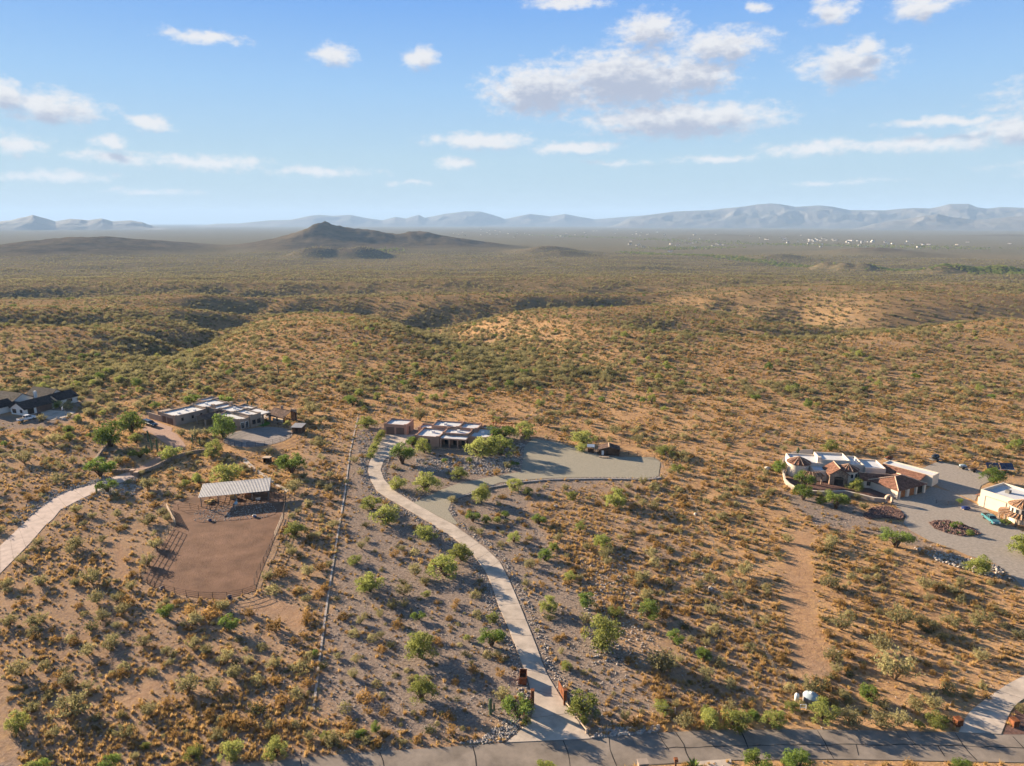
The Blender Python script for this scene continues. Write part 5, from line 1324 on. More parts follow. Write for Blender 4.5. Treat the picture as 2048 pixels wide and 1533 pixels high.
# link wing, courtyard wing, garage wing
wl = Wing(C, rel(1724, 958, 2.3), -14); wl.do(gable, 0, 8.0, 0, 4.0, 2.2, 3.2, 'cream', 'tile_red', 'x', .4, 'ridge_tile'); wl.do(opening, ('S', -.03), 1.2, 2.0, .7, 1.7); wl.do(opening, ('S', -.03), 4.6, 5.4, .7, 1.7)
wl.do(gable, 5.2, 8.6, -2.6, .2, 2.1, 2.9, 'stone_veneer', 'tile_orange', 'y', .35, 'ridge_tile'); wl.do(opening, ('S', -2.63), 5.7, 6.6, .6, 1.8); wl.do(opening, ('S', -2.63), 7.1, 8.0, .6, 1.8)
wr = Wing(C, rel(1768, 927, 2.6), -52); wr.do(adobe, 0, 12.0, -.6, 3.2, 2.8, 'cream', par=.25, steps=False)
b = set(C.t.children); MB().add([(.2, -4.4, 1.9), (10.5, -4.4, 1.9), (10.5, -.62, 2.72), (.2, -.62, 2.72), (.2, -4.4, 1.75), (10.5, -4.4, 1.75), (10.5, -.62, 2.5), (.2, -.62, 2.5)], [(0, 1, 2, 3), (7, 6, 5, 4), (0, 4, 5, 1), (1, 5, 6, 2), (3, 7, 4, 0)]).build('courtyard_roof', 'tile_red', C.t); wr.fix(b)
wg = Wing(C, at(1794, 998) - C.o, 26); wg.do(hip_roof, 0, 9.6, 0, 7.2, 2.15, 3.75, 'tile_red')
b = set(C.t.children); MB().box(0, 9.6, 0, 7.2, -.3, 2.1).build('wall', 'cream', C.t); wg.fix(b)
wg.do(panel_door, ('S', -.02), .7, 2.7, 0, 1.5, 'wood', 'garage_door', 3, True); wg.do(panel_door, ('S', -.02), 4.0, 6.0, 0, 1.5, 'wood', 'garage_door', 3, True)
b = set(C.t.children); MB().box(.25, .6, -.35, 0, -.2, 2.05).build('pilaster', 'cream', C.t); MB().box(2.9, 3.8, -.35, 0, -.2, 2.05).build('pilaster', 'cream', C.t); MB().box(6.2, 6.7, -.35, 0, -.2, 2.05).build('pilaster', 'cream', C.t); MB().box(8.9, 9.4, -.6, -.1, -.2, 2.05).build('column', 'cream', C.t); MB().box(7, 9.2, -.03, .0, .0, 1.8).build('painted_recess_shade', 'shade_and_dark_parts', C.t); wg.fix(b)  # the recess is a dark panel on the wall, its shade painted

# courtyard wall, arch, boulder mounds
def wall_run(name, label, pl, z, t, m, cap=None, cat='wall'):
    w = W(pl); o = w[0]; root = thing(name, label, cat, (o[0], o[1], hz(*o)), 0); w = [Vector(p) for p in resample(w, 1.6)]
    mb = MB(); mc = MB()
    for (mm, hw, z0, z1) in ((mb, t / 2, -.4, z), (mc, t / 2 + .05, z, z + .08)):
        vs = []
        for i, p in enumerate(w):
            d = (w[min(i + 1, len(w) - 1)] - w[max(i - 1, 0)]).normalized(); n = Vector((-d.y, d.x)); g = hz(p.x, p.y) - root.location.z
            for s in (-1, 1):
                q = p + n * s * hw - Vector((o[0], o[1])); vs += [(q.x, q.y, g + z0), (q.x, q.y, g + z1)]
        k = len(w); fs = []
        for i in range(k - 1):
            a, b_ = 4 * i, 4 * i + 4; fs += [(a, b_, b_ + 1, a + 1), (a + 3, b_ + 3, b_ + 2, a + 2), (a + 1, b_ + 1, b_ + 3, a + 3)]
        fs += [(0, 1, 3, 2), (4 * k - 4, 4 * k - 2, 4 * k - 1, 4 * k - 3)]; mm.add(vs, fs)
    mb.build('wall_face', m, root); mc.build('coping', cap or m, root); return root


wall_run('courtyard_wall', 'curved low stucco wall round the front yard of the towered house', [(1567, 955), (1569, 966), (1578, 975), (1592, 983), (1615, 989), (1640, 991), (1662, 991), (1690, 990), (1720, 997), (1748, 1004), (1772, 1006)], 1.0, .3, 'block_wall', 'cream')
wall_run('back_yard_wall', 'curved pale patio wall behind the round tower', [(1567, 952), (1563, 935), (1568, 924), (1585, 914), (1605, 909), (1625, 908)], 1.3, .3, 'cream', 'block_wall')
sheet('patio', W([(1570, 950), (1566, 935), (1572, 924), (1590, 914), (1630, 910), (1630, 935), (1595, 945)]), 'pale_dirt', .06); sheet('front_yard', W([(1572, 956), (1575, 970), (1600, 983), (1660, 988), (1720, 994), (1772, 1004), (1790, 997), (1770, 975), (1700, 970), (1620, 955)]), 'red_gravel', .05)
Ar = Frame('garden_arch', 'cream stone garden arch standing at the courtyard wall end', 'arch', at(1777, 1006), 5)
m = MB(); n = 12; pr = [(-.95, -.2), (-.95, 1.3)] + [(-.95 * math.cos(math.pi * i / n), 1.3 + .75 * math.sin(math.pi * i / n)) for i in range(1, n)] + [(.95, 1.3), (.95, -.2), (.55, -.2), (.55, 1.2)] + [(.55 * math.cos(math.pi * i / n), 1.2 + .45 * math.sin(math.pi * i / n)) for i in range(1, n)] + [(-.55, 1.2), (-.55, -.2)]
q = len(pr); h = n + 3
outer = pr[:h]; inner = pr[h:][::-1]
vs = [(x, -.25, z) for x, z in outer] + [(x, -.25, z) for x, z in inner] + [(x, .25, z) for x, z in outer] + [(x, .25, z) for x, z in inner]; k = len(outer); kk = len(inner)
fs = []
for i in range(k - 1): j = min(i, kk - 2); fs += [(i, i + 1, k + j + 1, k + j), (k + kk + i + 1, k + kk + i, 2 * k + kk + j, 2 * k + kk + j + 1), (i + 1, i, k + kk + i, k + kk + i + 1), (k + j, k + j + 1, 2 * k + kk + j + 1, 2 * k + kk + j)]
m.add(vs, fs).build('arch_ring', 'ridge_tile', Ar.t); posts(Ar.t, [(-.75, 0), (.75, 0)], -.2, .35, .62, 'stone_veneer', 'plinth')

# ------------------------------------------------------------------ cream house with turret, running out of the frame
D = Frame('turret_house', 'cream stucco house with turret, tiled porch and big garage door', 'house', at(1957, 1012), -62)
adobe(D.t, 0, 8.4, -.0, 9, 4.1, 'cream', par=.55, steps=False); adobe(D.t, 8.5, 19, -1.5, 9, 3.6, 'cream', par=.4, steps=False)
MB().box(-.9, .0, 1.2, 4, -.2, 2.2).build('side_entry', 'cream', D.t); MB().add([(-1.5, .8, 2.1), (0, .8, 2.7), (0, 4.4, 2.7), (-1.5, 4.4, 2.1), (-1.5, .8, 1.98), (0, .8, 2.5), (0, 4.4, 2.5), (-1.5, 4.4, 1.98)], [(0, 1, 2, 3), (7, 6, 5, 4), (0, 3, 7, 4), (0, 4, 5, 1), (2, 6, 7, 3)]).build('entry_roof', 'tile_red', D.t)
opening(D.t, ('S', -.03), 1.1, 5.6, 0, 2.9, 'adobe_tan', 'cream', 'garage_door', mull=0, sub='door_panel')
MB().lathe([(2.3, -.3), (2.3, 3.9)], 28, 9.2, -.9).build('turret', 'cream', D.t); cone_roof(D.t, 9.2, -.9, 2.7, 3.87, 5.2, 'tile_orange')
for k in range(5):
    a = R(-165 + 26 * k); q = Vector((9.2 + 2.33 * math.cos(a), -.9 + 2.33 * math.sin(a), 0)); t_ = Vector((-math.sin(a), math.cos(a), 0)) * .26; mb = MB(); mb.add([q - t_ + Vector((0, 0, 2.2)), q + t_ + Vector((0, 0, 2.2)), q + t_ + Vector((0, 0, 3.3)), q - t_ + Vector((0, 0, 3.3))], [(0, 1, 2, 3)]); mb.build('window', 'glass', D.t)
m = MB(); vs = []; n = 12
for i in range(n + 1):
    a = R(180 + 140 * i / n); vs += [(9.2 + 4.2 * math.cos(a), -.9 + 4.2 * math.sin(a), 1.75), (9.2 + 2.3 * math.cos(a), -.9 + 2.3 * math.sin(a), 2.35)]
m.add(vs, [(2 * i, 2 * i + 2, 2 * i + 3, 2 * i + 1) for i in range(n)]); vr = m.build('porch_roof', 'tile_orange', D.t)
for i in range(n + 1): mb = MB(); strip(mb, vs[2 * i], vs[2 * i + 1], .06, .03); mb.build('ridge_cap', 'ridge_tile' if i % 2 == 0 else 'tile_orange', vr)
for i in (0, 3, 6, 9, 12): x, y, z = vs[2 * i]; MB().box(9.2 + (x - 9.2) * .95 - .2, 9.2 + (x - 9.2) * .95 + .2, -.9 + (y + .9) * .95 - .2, -.9 + (y + .9) * .95 + .2, -.2, 1.75).build('column', 'stone_veneer', D.t)
opening(D.t, ('S', -1.53), 12.4, 13.4, .6, 1.9); MB().box(3, 3.9, 4, 5, 3.4, 4.3).build('roof_vent', 'steel_post', D.t)

# ------------------------------------------------------------------ shade barn, stable, coop
p1 = at(401, 994, 2.6); p2 = at(536, 981, 2.6); dv = p2 - p1; wB = dv.length
Bn = Frame('shade_barn', 'open shade barn with corrugated silver roof above the horse arena', 'barn', p1, math.degrees(math.atan2(dv.y, dv.x)))
dB = Bn.loc(472, 963, 3.0)[1]; m = MB(); nr = 46; vs = []
for i in range(nr * 4 + 1):
    x = -.4 + (wB + .8) * i / (nr * 4); z = (0, .04, .04, 0)[i % 4]; vs += [(x, -.5, 2.55 + z), (x, dB + .3, 3.0 + z)]
k = len(vs); m.add(vs + [(x, y, z - .03) for x, y, z in vs], [(2 * i, 2 * i + 2, 2 * i + 3, 2 * i + 1) for i in range(nr * 4)] + [(k + 2 * i + 1, k + 2 * i + 3, k + 2 * i + 2, k + 2 * i) for i in range(nr * 4)] + [(2 * i + 2, 2 * i, k + 2 * i, k + 2 * i + 2) for i in range(nr * 4)])
m.build('roof', 'galv', Bn.t)
posts(Bn.t, [(x * wB / 4, y) for x in range(5) for y in (0, dB - .1)], -.3, 2.5, .16, 'steel_post')
for y, z in ((0, 2.42), (dB - .1, 2.86)): MB().box(-.3, wB + .3, y - .06, y + .06, z, z + .14).build('beam', 'steel_post', Bn.t)
for z in (.5, .95, 1.4):
    mb = MB(); mb.tube((0, 0, z), (wB, 0, z), .035, .035, 5); [mb.tube((x * wB / 4, 0, z), (x * wB / 4, dB, z), .035, .035, 5) for x in (0, 1, 2, 3, 4)]; mb.build('stall_rail', 'pipe', Bn.t)
for i, (x, y) in enumerate(((.8, 2.6), (2.0, 2.8), (1.4, 1.6))):
    b_ = MB().box(-.55, .55, -.28, .28, 0, .5).build('hay_bale', 'straw', None, Bn.t.matrix_basis @ Vector((x, y, .02)), (0, 0, Bn.a + i * .3)); tag(b_, 'straw coloured hay bale lying inside the shade barn', 'hay bale', 'hay bales in the shade barn')
for i, (x, y, m_, lb) in enumerate(((6.6, 3.3, 'straw', 'yellow feed bin at the back of the shade barn'), (9.8, 3.2, 'wood', 'brown feed bin at the back of the shade barn'), (12.2, .9, 'white_metal', 'pale water trough at the end of the shade barn'))):
    r_ = thing('feed_bin' if i < 2 else 'water_trough', lb, 'bin' if i < 2 else 'trough', Bn.t.matrix_basis @ Vector((x, y, 0)), Bn.a); mb = MB(); w_, d_, h_ = (1.6, .7, .9) if i < 2 else (1.0, .5, .55)
    mb.box(-w_ / 2, w_ / 2, -d_ / 2, -d_ / 2 + .06, 0, h_); mb.box(-w_ / 2, w_ / 2, d_ / 2 - .06, d_ / 2, 0, h_); mb.box(-w_ / 2, -w_ / 2 + .06, -d_ / 2 + .06, d_ / 2 - .06, 0, h_); mb.box(w_ / 2 - .06, w_ / 2, -d_ / 2 + .06, d_ / 2 - .06, 0, h_); mb.box(-w_ / 2 + .06, w_ / 2 - .06, -d_ / 2 + .06, d_ / 2 - .06, .02, .1); mb.build('bin_body', m_, r_); MB().box(-w_ / 2 - .02, w_ / 2 + .02, -d_ / 2 - .02, d_ / 2 + .02, h_ * .55, h_ * .6).build('band', 'steel_post', r_)
for px, py, lb in ((420, 1043, 'dark blue feed tub on the rock rim of the barn bed'), (509, 1035, 'white rimmed feed tub on the rock rim of the barn bed'), (325, 1180, 'dark tub at the arena fence corner'), (459, 1197, 'dark tub against the arena end fence')):
    p = at(px, py); r_ = thing('feed_tub', lb, 'tub', p); MB().lathe([(.3, 0), (.42, .45), (.36, .45), (.26, .08), (0, .08)], 12).build('tub_body', 'blue_tarp', r_); MB().lathe([(.43, .42), (.43, .48), (.35, .48)], 12).build('rim', 'white_metal' if 'white' in lb else 'steel_post', r_)


def horse(px, py, rz):
    p = at(px, py); me = bpy.data.meshes.new('horse')
    V = [(0, 0, 1.15, .30, .30), (.45, 0, 1.12, .27, .30), (-.45, 0, 1.18, .27, .28), (.75, 0, 1.30, .17, .22), (1.0, 0, 1.62, .11, .15), (1.12, 0, 1.80, .10, .11), (1.38, 0, 1.62, .075, .085), (1.52, 0, 1.50, .06, .065),
         (.55, .14, .95, .11, .11), (.57, .15, .55, .06, .065), (.55, .15, .30, .045, .045), (.57, .15, .06, .06, .05), (.55, -.14, .95, .11, .11), (.60, -.15, .55, .06, .065), (.58, -.15, .30, .045, .045), (.60, -.15, .06, .06, .05),
         (-.62, .15, .98, .14, .13), (-.52, .16, .72, .08, .08), (-.70, .16, .48, .055, .055), (-.66, .16, .06, .055, .05), (-.62, -.15, .98, .14, .13), (-.56, -.16, .72, .08, .08), (-.74, -.16, .48, .055, .055), (-.70, -.16, .06, .055, .05),
         (-.76, 0, 1.22, .06, .06), (-.90, 0, .95, .05, .05), (-.93, 0, .6, .03, .03), (1.06, .06, 1.95, .025, .02), (1.06, -.06, 1.95, .025, .02)]
    E_ = [(0, 1), (0, 2), (1, 3), (3, 4), (4, 5), (5, 6), (6, 7), (1, 8), (8, 9), (9, 10), (10, 11), (1, 12), (12, 13), (13, 14), (14, 15), (2, 16), (16, 17), (17, 18), (18, 19), (2, 20), (20, 21), (21, 22), (22, 23), (2, 24), (24, 25), (25, 26), (5, 27), (5, 28)]
    me.from_pydata([v[:3] for v in V], E_, []); me.materials.append(MATS['horse_gray'])
    o = link('horse', me, None, p, (0, 0, rz)); sk = o.modifiers.new('skin', 'SKIN'); o.modifiers.new('sub', 'SUBSURF').levels = 1; o.modifiers['sub'].render_levels = 1
    for i, v in enumerate(V): me.skin_vertices[0].data[i].radius = (v[3], v[4])
    me.skin_vertices[0].data[0].use_root = True; sk.use_smooth_shade = True
    tag(o, 'grey horse in a pale blue sheet standing at the shade barn rail', 'horse')
    b = MB(); n = 14; vs = []
    for x, r_, zc in ((-.72, .30, 1.16), (-.45, .345, 1.16), (0, .355, 1.13), (.45, .345, 1.12), (.66, .30, 1.15)):
        for i in range(n + 1): a = R(-55 + 290 * i / n); vs.append((x, r_ * math.cos(a), zc + r_ * math.sin(a)))
    b.add(vs, [(j * (n + 1) + i, j * (n + 1) + i + 1, (j + 1) * (n + 1) + i + 1, (j + 1) * (n + 1) + i) for j in range(4) for i in range(n)], 0, True); b.build('horse_sheet', 'blanket', o)


horse(472, 1017, R(95))

St = Frame('small_stable', 'small stable with brown gabled roof beside the gravel parking', 'stable', at(1196, 911), -6)
w_ = St.loc(1240, 905, 1.6)[0]; gable(St.t, .2, w_ - .1, .2, 3.6, 1.75, 2.5, 'dark_wood', 'tile_brown', 'y', .25, 'pale_wood'); opening(St.t, ('S', .17), .9, 1.7, 0, 1.5, 'dark_wood', 'white_metal', 'door', mull=0, sub='leaf'); opening(St.t, ('S', .17), 2.1, 2.9, 0, 1.5, 'dark_wood', 'shade_and_dark_parts', 'stall_opening', mull=0, sub='painted_interior_shade')  # stall opening is a flat pane with its shade as colour
Cp = Frame('chicken_coop', 'little timber coop with white roof next to the small stable', 'coop', at(1175, 906), -6)
posts(Cp.t, [(.1, .1), (1.7, .1), (.1, 1.6), (1.7, 1.6)], -.1, 1.9, .12, 'dark_wood'); MB().box(.04, 1.76, .04, 1.66, .0, .75).build('side_board', 'dark_wood', Cp.t); gable(Cp.t, .0, 1.8, 0, 1.7, 1.9, 2.25, '', 'white_metal', 'x', .15, walls=False)
mb = MB(); mb.tube((.1, .03, .75), (1.7, .03, 1.85), .045, .045, 5); mb.tube((1.7, .03, .75), (.1, .03, 1.85), .045, .045, 5); mb.build('cross_brace', 'wood', Cp.t)
Lg = Frame('timber_bench', 'pale timber bench in front of the small stable', 'bench', at(1197, 916), -13)
MB().box(0, 2.9, 0, .45, .28, .4).build('seat', 'pale_wood', Lg.t); posts(Lg.t, [(.3, .22), (2.6, .22)], -.1, .28, .3, 'pale_wood', 'leg')


# ------------------------------------------------------------------ fences
def fence(name, label, pl, h, rails, gap, m='pipe', rr=.035, pr=.05, closed=None, wires=False, cat='fence'):
    w = closed or W(pl); pts = [Vector(p) for p in resample(w, 1.0)]; L_ = [0]
    for a, b in zip(pts[:-1], pts[1:]): L_.append(L_[-1] + (b - a).length)
    n = max(2, int(L_[-1] / gap) + 1); q = pts_at([tuple(p) for p in pts], n); o = q[0]; z0 = hz(o.x, o.y); root = thing(name, label, cat, (o.x, o.y, z0))
    me = MB().tube((0, 0, -.3), (0, 0, h + .05), pr, pr, 6).mesh('post', m); P3 = []
    for p in q: z = hz(p.x, p.y) - z0; P3.append(Vector((p.x - o.x, p.y - o.y, z))); link('post', me, root, P3[-1])
    for k in range(rails):
        z = h * (k + 1) / rails if rails > 1 else h; mb = MB()
        for a, b in zip(P3[:-1], P3[1:]): mb.tube(a + Vector((0, 0, z)), b + Vector((0, 0, z)), rr, rr, 4)
        mb.build('wire' if wires and k < rails - 1 else 'rail', m, root)
    return root


fence('pipe_fence', 'long dark pipe fence on the uphill side of the dirt arena', [(344, 1057), (325, 1090), (300, 1130), (283, 1161)], 1.5, 4, 2.6)
fence('pipe_fence', 'dark pipe fence closing the road end of the dirt arena', [(283, 1161), (305, 1176), (328, 1184), (360, 1193), (395, 1199), (448, 1201), (485, 1194), (514, 1184)], 1.4, 4, 2.4)
fence('pipe_fence', 'dark pipe fence between the dirt arena and the service track', [(514, 1184), (508, 1168), (525, 1135), (541, 1100), (549, 1078)], 1.4, 3, 2.6)
fence('timber_fence', 'pale timber panel fence beside the upper arena corner', [(549, 1078), (557, 1060), (566, 1038)], 1.3, 5, 1.6, 'pale_wood', .05, .06)
fence('timber_fence', 'pale timber gate panel leaning at the arena entrance', [(334, 1018), (342, 1034), (351, 1050)], 1.3, 6, 1.4, 'pale_wood', .06, .06)
fence('pipe_fence', 'dark pipe paddock fence joining the shade barn', [(566, 1038), (571, 1010), (571, 991), (557, 985), (537, 990)], 1.4, 3, 2.2)
fence('pipe_fence', 'dark pipe paddock fence in front of the shade barn', [(357, 1020), (380, 1018), (401, 1022), (440, 1018), (490, 1012), (536, 1006)], 1.3, 3, 2.4)
fence('pipe_fence', 'round pen fence of dark pipe rails', None, 1.5, 3, 2.4, closed=[(PEN_C.x + (PEN_R + .3) * math.cos(R(t)), PEN_C.y + (PEN_R + .3) * math.sin(R(t))) for t in range(-88, 270, 8)])
wall_run('boundary_wall', 'long straight pale block curb dividing two desert lots', [(716, 835), (708, 870), (700, 905), (690, 985), (672, 1090), (655, 1200), (640, 1310), (626, 1428)], .03, .24, 'wire')
fence('wire_fence', 'wire fence running down the stony slope to the dirt track', [(1325, 905), (1365, 970), (1420, 1080), (1470, 1180), (1510, 1270), (1562, 1372)], 1.2, 4, 3.8, 'steel_post', .010, .04, wires=True)
fence('pipe_fence', 'low corral fence round the sandy paddock of the small stable', [(1240, 908), (1275, 913), (1308, 919), (1316, 912), (1300, 893), (1270, 890), (1242, 889)], 1.2, 3, 2.4)
fence('pipe_fence', 'short dark rail fence on the gravel before the turret house', [(1872, 1008), (1888, 1011), (1918, 1013)], 1.0, 3, 1.8)
fence('wire_fence', 'roadside wire fence beside the right gate post', [(1195, 1400), (1240, 1412), (1290, 1424), (1350, 1430)], 1.1, 3, 3.4, 'wire', .014, .045, wires=True)
fence('wire_fence', 'roadside wire fence left of the gate cactus', [(640, 1432), (740, 1425), (850, 1418), (950, 1412), (1020, 1408)], 1.1, 3, 3.6, 'wire', .014, .045, wires=True)
wall_run('retaining_wall', 'dark stone retaining wall along the brick drive', [(274, 952), (310, 938), (350, 918), (385, 908), (412, 905)], .9, .4, 'stone_veneer')
wall_run('retaining_wall', 'dark stone garden wall curving up beside leafy trees', [(262, 945), (222, 947), (214, 941), (190, 926), (205, 905), (222, 888)], .9, .4, 'stone_veneer')
wall_run('edge_wall', 'low stone edge under the gravel parking', [(905, 1001), (940, 990), (985, 976), (1047, 966), (1098, 961), (1196, 959), (1294, 961), (1322, 957)], .22, .35, 'rock_gray')
for i, (px, py) in enumerate(((266, 950), (274, 954))):
    r_ = thing('gate_pillar', 'stone gate pillar at the start of the brick drive', 'pillar', at(px, py), 0, 'stone pillars of the brick drive'); MB().box(-.45, .45, -.45, .45, -.2, 1.3).build('shaft', 'stone_veneer', r_); MB().box(-.55, .55, -.55, .55, 1.3, 1.42).build('cap', 'ridge_tile', r_)

# ------------------------------------------------------------------ gate of the central driveway
for px, py, lb in ((1065, 1411, 'tall rusty steel gate column beside the cactus bed'), (1130, 1410, 'tall rusty steel gate column carrying the open gate leaf')):
    p = at(px, py); r_ = thing('gate_column', lb, 'column', p); MB().box(-.22, .22, -.22, .22, -.2, 2.35).build('shaft', 'rust', r_); MB().box(-.27, .27, -.27, .27, 2.352, 2.42).build('cap', 'rust', r_); MB().box(-.35, .35, -.35, .35, -.2, .12).build('footing', 'concrete', r_)
pa = at(1129, 1404); pb = at(1117, 1380); d = pb - pa; r_ = thing('gate_leaf', 'rusty steel gate leaf swung open along the driveway edge', 'gate', pa, math.atan2(d.y, d.x)); Lg_ = d.length
MB().box(0, Lg_, -.025, .025, .25, 1.45).build('sheet_panel', 'rust', r_); mb = MB(); [mb.tube((x, 0, .1), (x, 0, 1.55), .05, .05, 6) for x in (0, Lg_ / 2, Lg_)]; [mb.tube((0, 0, z), (Lg_, 0, z), .05, .05, 6) for z in (.2, 1.5)]; mb.build('gate_frame', 'rust', r_)
pa = at(1064, 1413); pb = at(1048, 1432); d = pb - pa; r_ = thing('gate_leaf', 'rusty steel gate leaf folded back behind the leafy gate tree', 'gate', pa, math.atan2(d.y, d.x)); Lg_ = d.length
MB().box(0, Lg_, -.025, .025, .25, 1.45).build('sheet_panel', 'rust', r_); mb = MB(); [mb.tube((x, 0, .1), (x, 0, 1.55), .05, .05, 6) for x in (0, Lg_ / 2, Lg_)]; [mb.tube((0, 0, z), (Lg_, 0, z), .05, .05, 6) for z in (.2, 1.5)]; mb.build('gate_frame', 'rust', r_)
p = at(1046, 1371); r_ = thing('steel_planter', 'open rusty steel planter box beside the driveway', 'planter', p, R(-3)); x0, x1, y0, y1 = -.55, .5, -.0, 2.0; mb = MB()
mb.box(x0, x1, y0, y0 + .06, -.1, 1.15); mb.box(x0, x1, y1 - .06, y1, -.1, 1.15); mb.box(x0, x0 + .06, y0 + .06, y1 - .06, -.1, 1.15); mb.box(x1 - .06, x1, y0 + .06, y1 - .06, -.1, 1.15); mb.build('sides', 'rust', r_); MB().box(x0 + .06, x1 - .06, y0 + .06, y1 - .06, .2, .5).build('soil_fill', 'dark_wood', r_)
m = MB(); m.box(x0 - .05, x1 + .05, y0 - .05, y0 + .02, 1.1, 1.2); m.box(x0 - .05, x1 + .05, y1 - .02, y1 + .05, 1.1, 1.2); m.build('rim', 'rust', r_)
w = W([(1132, 1413), (1140, 1424), (1150, 1437), (1160, 1452), (1173, 1468)])
rl = thing('rail_fence', 'low pale log rail with stubby posts along the gate apron', 'fence', (w[0][0], w[0][1], hz(*w[0])))
for i, p in enumerate(w):
    z = hz(*p) - rl.location.z; MB().tube((p[0] - w[0][0], p[1] - w[0][1], z - .2), (p[0] - w[0][0], p[1] - w[0][1], z + .75), .13, .12, 8).build('post', 'pale_wood', rl)
    if i: a = w[i - 1]; MB().tube((a[0] - w[0][0], a[1] - w[0][1], z + .6), (p[0] - w[0][0], p[1] - w[0][1], z + .6), .10, .10, 8).build('rail', 'pale_wood', rl)
for px, py, lb in ((1915, 1450, 'rusty steel cube pillar beside the road and pale driveway'), (2027, 1452, 'rusty steel cube pillar in the red gravel bed')):
    r_ = thing('cube_pillar', lb, 'pillar', at(px, py), R(8)); MB().box(-.43, .43, -.43, .43, -.1, .95).build('body', 'rust', r_); MB().box(-.46, .46, -.46, .46, .95, 1.0).build('lid', 'rust', r_)
sheet('gravel_bed', W([(2006, 1470), (2022, 1430), (2037, 1412), (2070, 1400), (2100, 1470)]), 'red_gravel', .06)
r_ = thing('brick_mailbox', 'stone block mailbox pillar at the near edge of the road', 'mailbox', at(1285, 1541), R(6)); MB().box(-.55, .55, -.4, .4, -.2, 1.15).build('pillar', 'stone_veneer', r_); MB().box(-.62, .62, -.47, .47, 1.15, 1.27).build('cap', 'block_wall', r_); MB().box(-.2, .2, -.45, .3, .75, 1.1).build('letter_box', 'steel_post', r_)
r_ = thing('mailbox_post', 'slim dark mailbox post beside the roadside agave', 'mailbox', at(1351, 1533), 0); MB().box(-.09, .09, -.09, .09, -.2, .8).build('post', 'dark_wood', r_); MB().xprism([(-.3, .8), (.3, .8), (.3, 1.0), (.2, 1.12), (-.2, 1.12), (-.3, 1.0)], -.22, .22).build('letter_box', 'rust', r_)

# ------------------------------------------------------------------ tanks, solar, yard things
p = at(1621, 1402); r_ = thing('water_tank', 'round blue grey water tank with domed lid near the road', 'tank', p); MB().lathe([(1.05, -.1), (1.05, .75), (1.0, .82)], 24).build('side', 'steel_post', r_); MB().lathe([(1.06, .80), (.95, .92), (.5, 1.12), (.22, 1.18)], 24).build('lid', 'tank', r_); MB().lathe([(.22, 1.17), (.22, 1.27), (0, 1.29)], 12).build('hatch', 'white_metal', r_)
r_ = thing('pressure_tank', 'white upright pressure tank beside the domed water tank', 'tank', at(1593, 1401)); MB().lathe([(0, -.05), (.3, -.05), (.3, .85), (.2, 1.05), (0, 1.1)], 14).build('shell', 'white_metal', r_); MB().tube((0, 0, 1.08), (0, 0, 1.2), .06, .06, 6).build('valve', 'steel_post', r_)
r_ = thing('pipe_stand', 'white pipe stand in front of the water tank', 'stand', at(1606, 1420)); mb = MB(); [mb.tube((x, 0, -.1), (x, 0, .8), .05, .05, 6) for x in (-.4, .4)]; mb.build('upright', 'white_metal', r_); mb = MB(); [mb.tube((-.4, 0, z), (.4, 0, z), .05, .05, 6) for z in (.35, .8)]; mb.build('crossbar', 'white_metal', r_)
r_ = thing('solar_array', 'dark blue solar panel array on the lot behind the turret house', 'solar array', at(2002, 942), R(-6))
for k in range(2):
    for j in range(4):
        x = -3.4 + j * .8 + k * 3.5; MB().add([(x, 0, .45), (x + .76, 0, .45), (x + .76, 1.4, 1.75), (x, 1.4, 1.75), (x, .03, .40), (x + .76, .03, .40), (x + .76, 1.43, 1.70), (x, 1.43, 1.70)], [(0, 1, 2, 3), (7, 6, 5, 4), (0, 4, 5, 1), (1, 5, 6, 2), (2, 6, 7, 3), (3, 7, 4, 0)]).build('panel', 'solar', r_)
posts(r_, [(x, 1.0) for x in (-3, -.5, .5, 3)], -.2, 1.25, .1, 'steel_post'); MB().box(-3.5, 3.5, -.05, .02, .3, .42).build('rail', 'white_metal', r_)


def trailer(px, py, rz, L_, w_, h_, lb, m_):
    r_ = thing('utility_trailer', lb, 'trailer', at(px, py), rz); MB().box(-L_ / 2, L_ / 2, -w_ / 2, w_ / 2, .45, .58).build('bed', 'steel_post', r_)
    for s in (-1, 1): MB().tube((-.1, s * (w_ / 2 + .02), .32), (-.1, s * (w_ / 2 + .2), .32), .32, .32, 12).build('wheel', 'tire', r_)
    MB().blob((0, 0, .55 + h_ / 2), (L_ * .46, w_ * .46, h_ / 2), int(px), 2, .08).build('load', m_, r_); mb = MB(); mb.tube((L_ / 2, -w_ * .3, .5), (L_ / 2 + 1.0, 0, .45), .05, .05, 5); mb.tube((L_ / 2, w_ * .3, .5), (L_ / 2 + 1.0, 0, .45), .05, .05, 5); mb.build('drawbar', 'steel_post', r_)


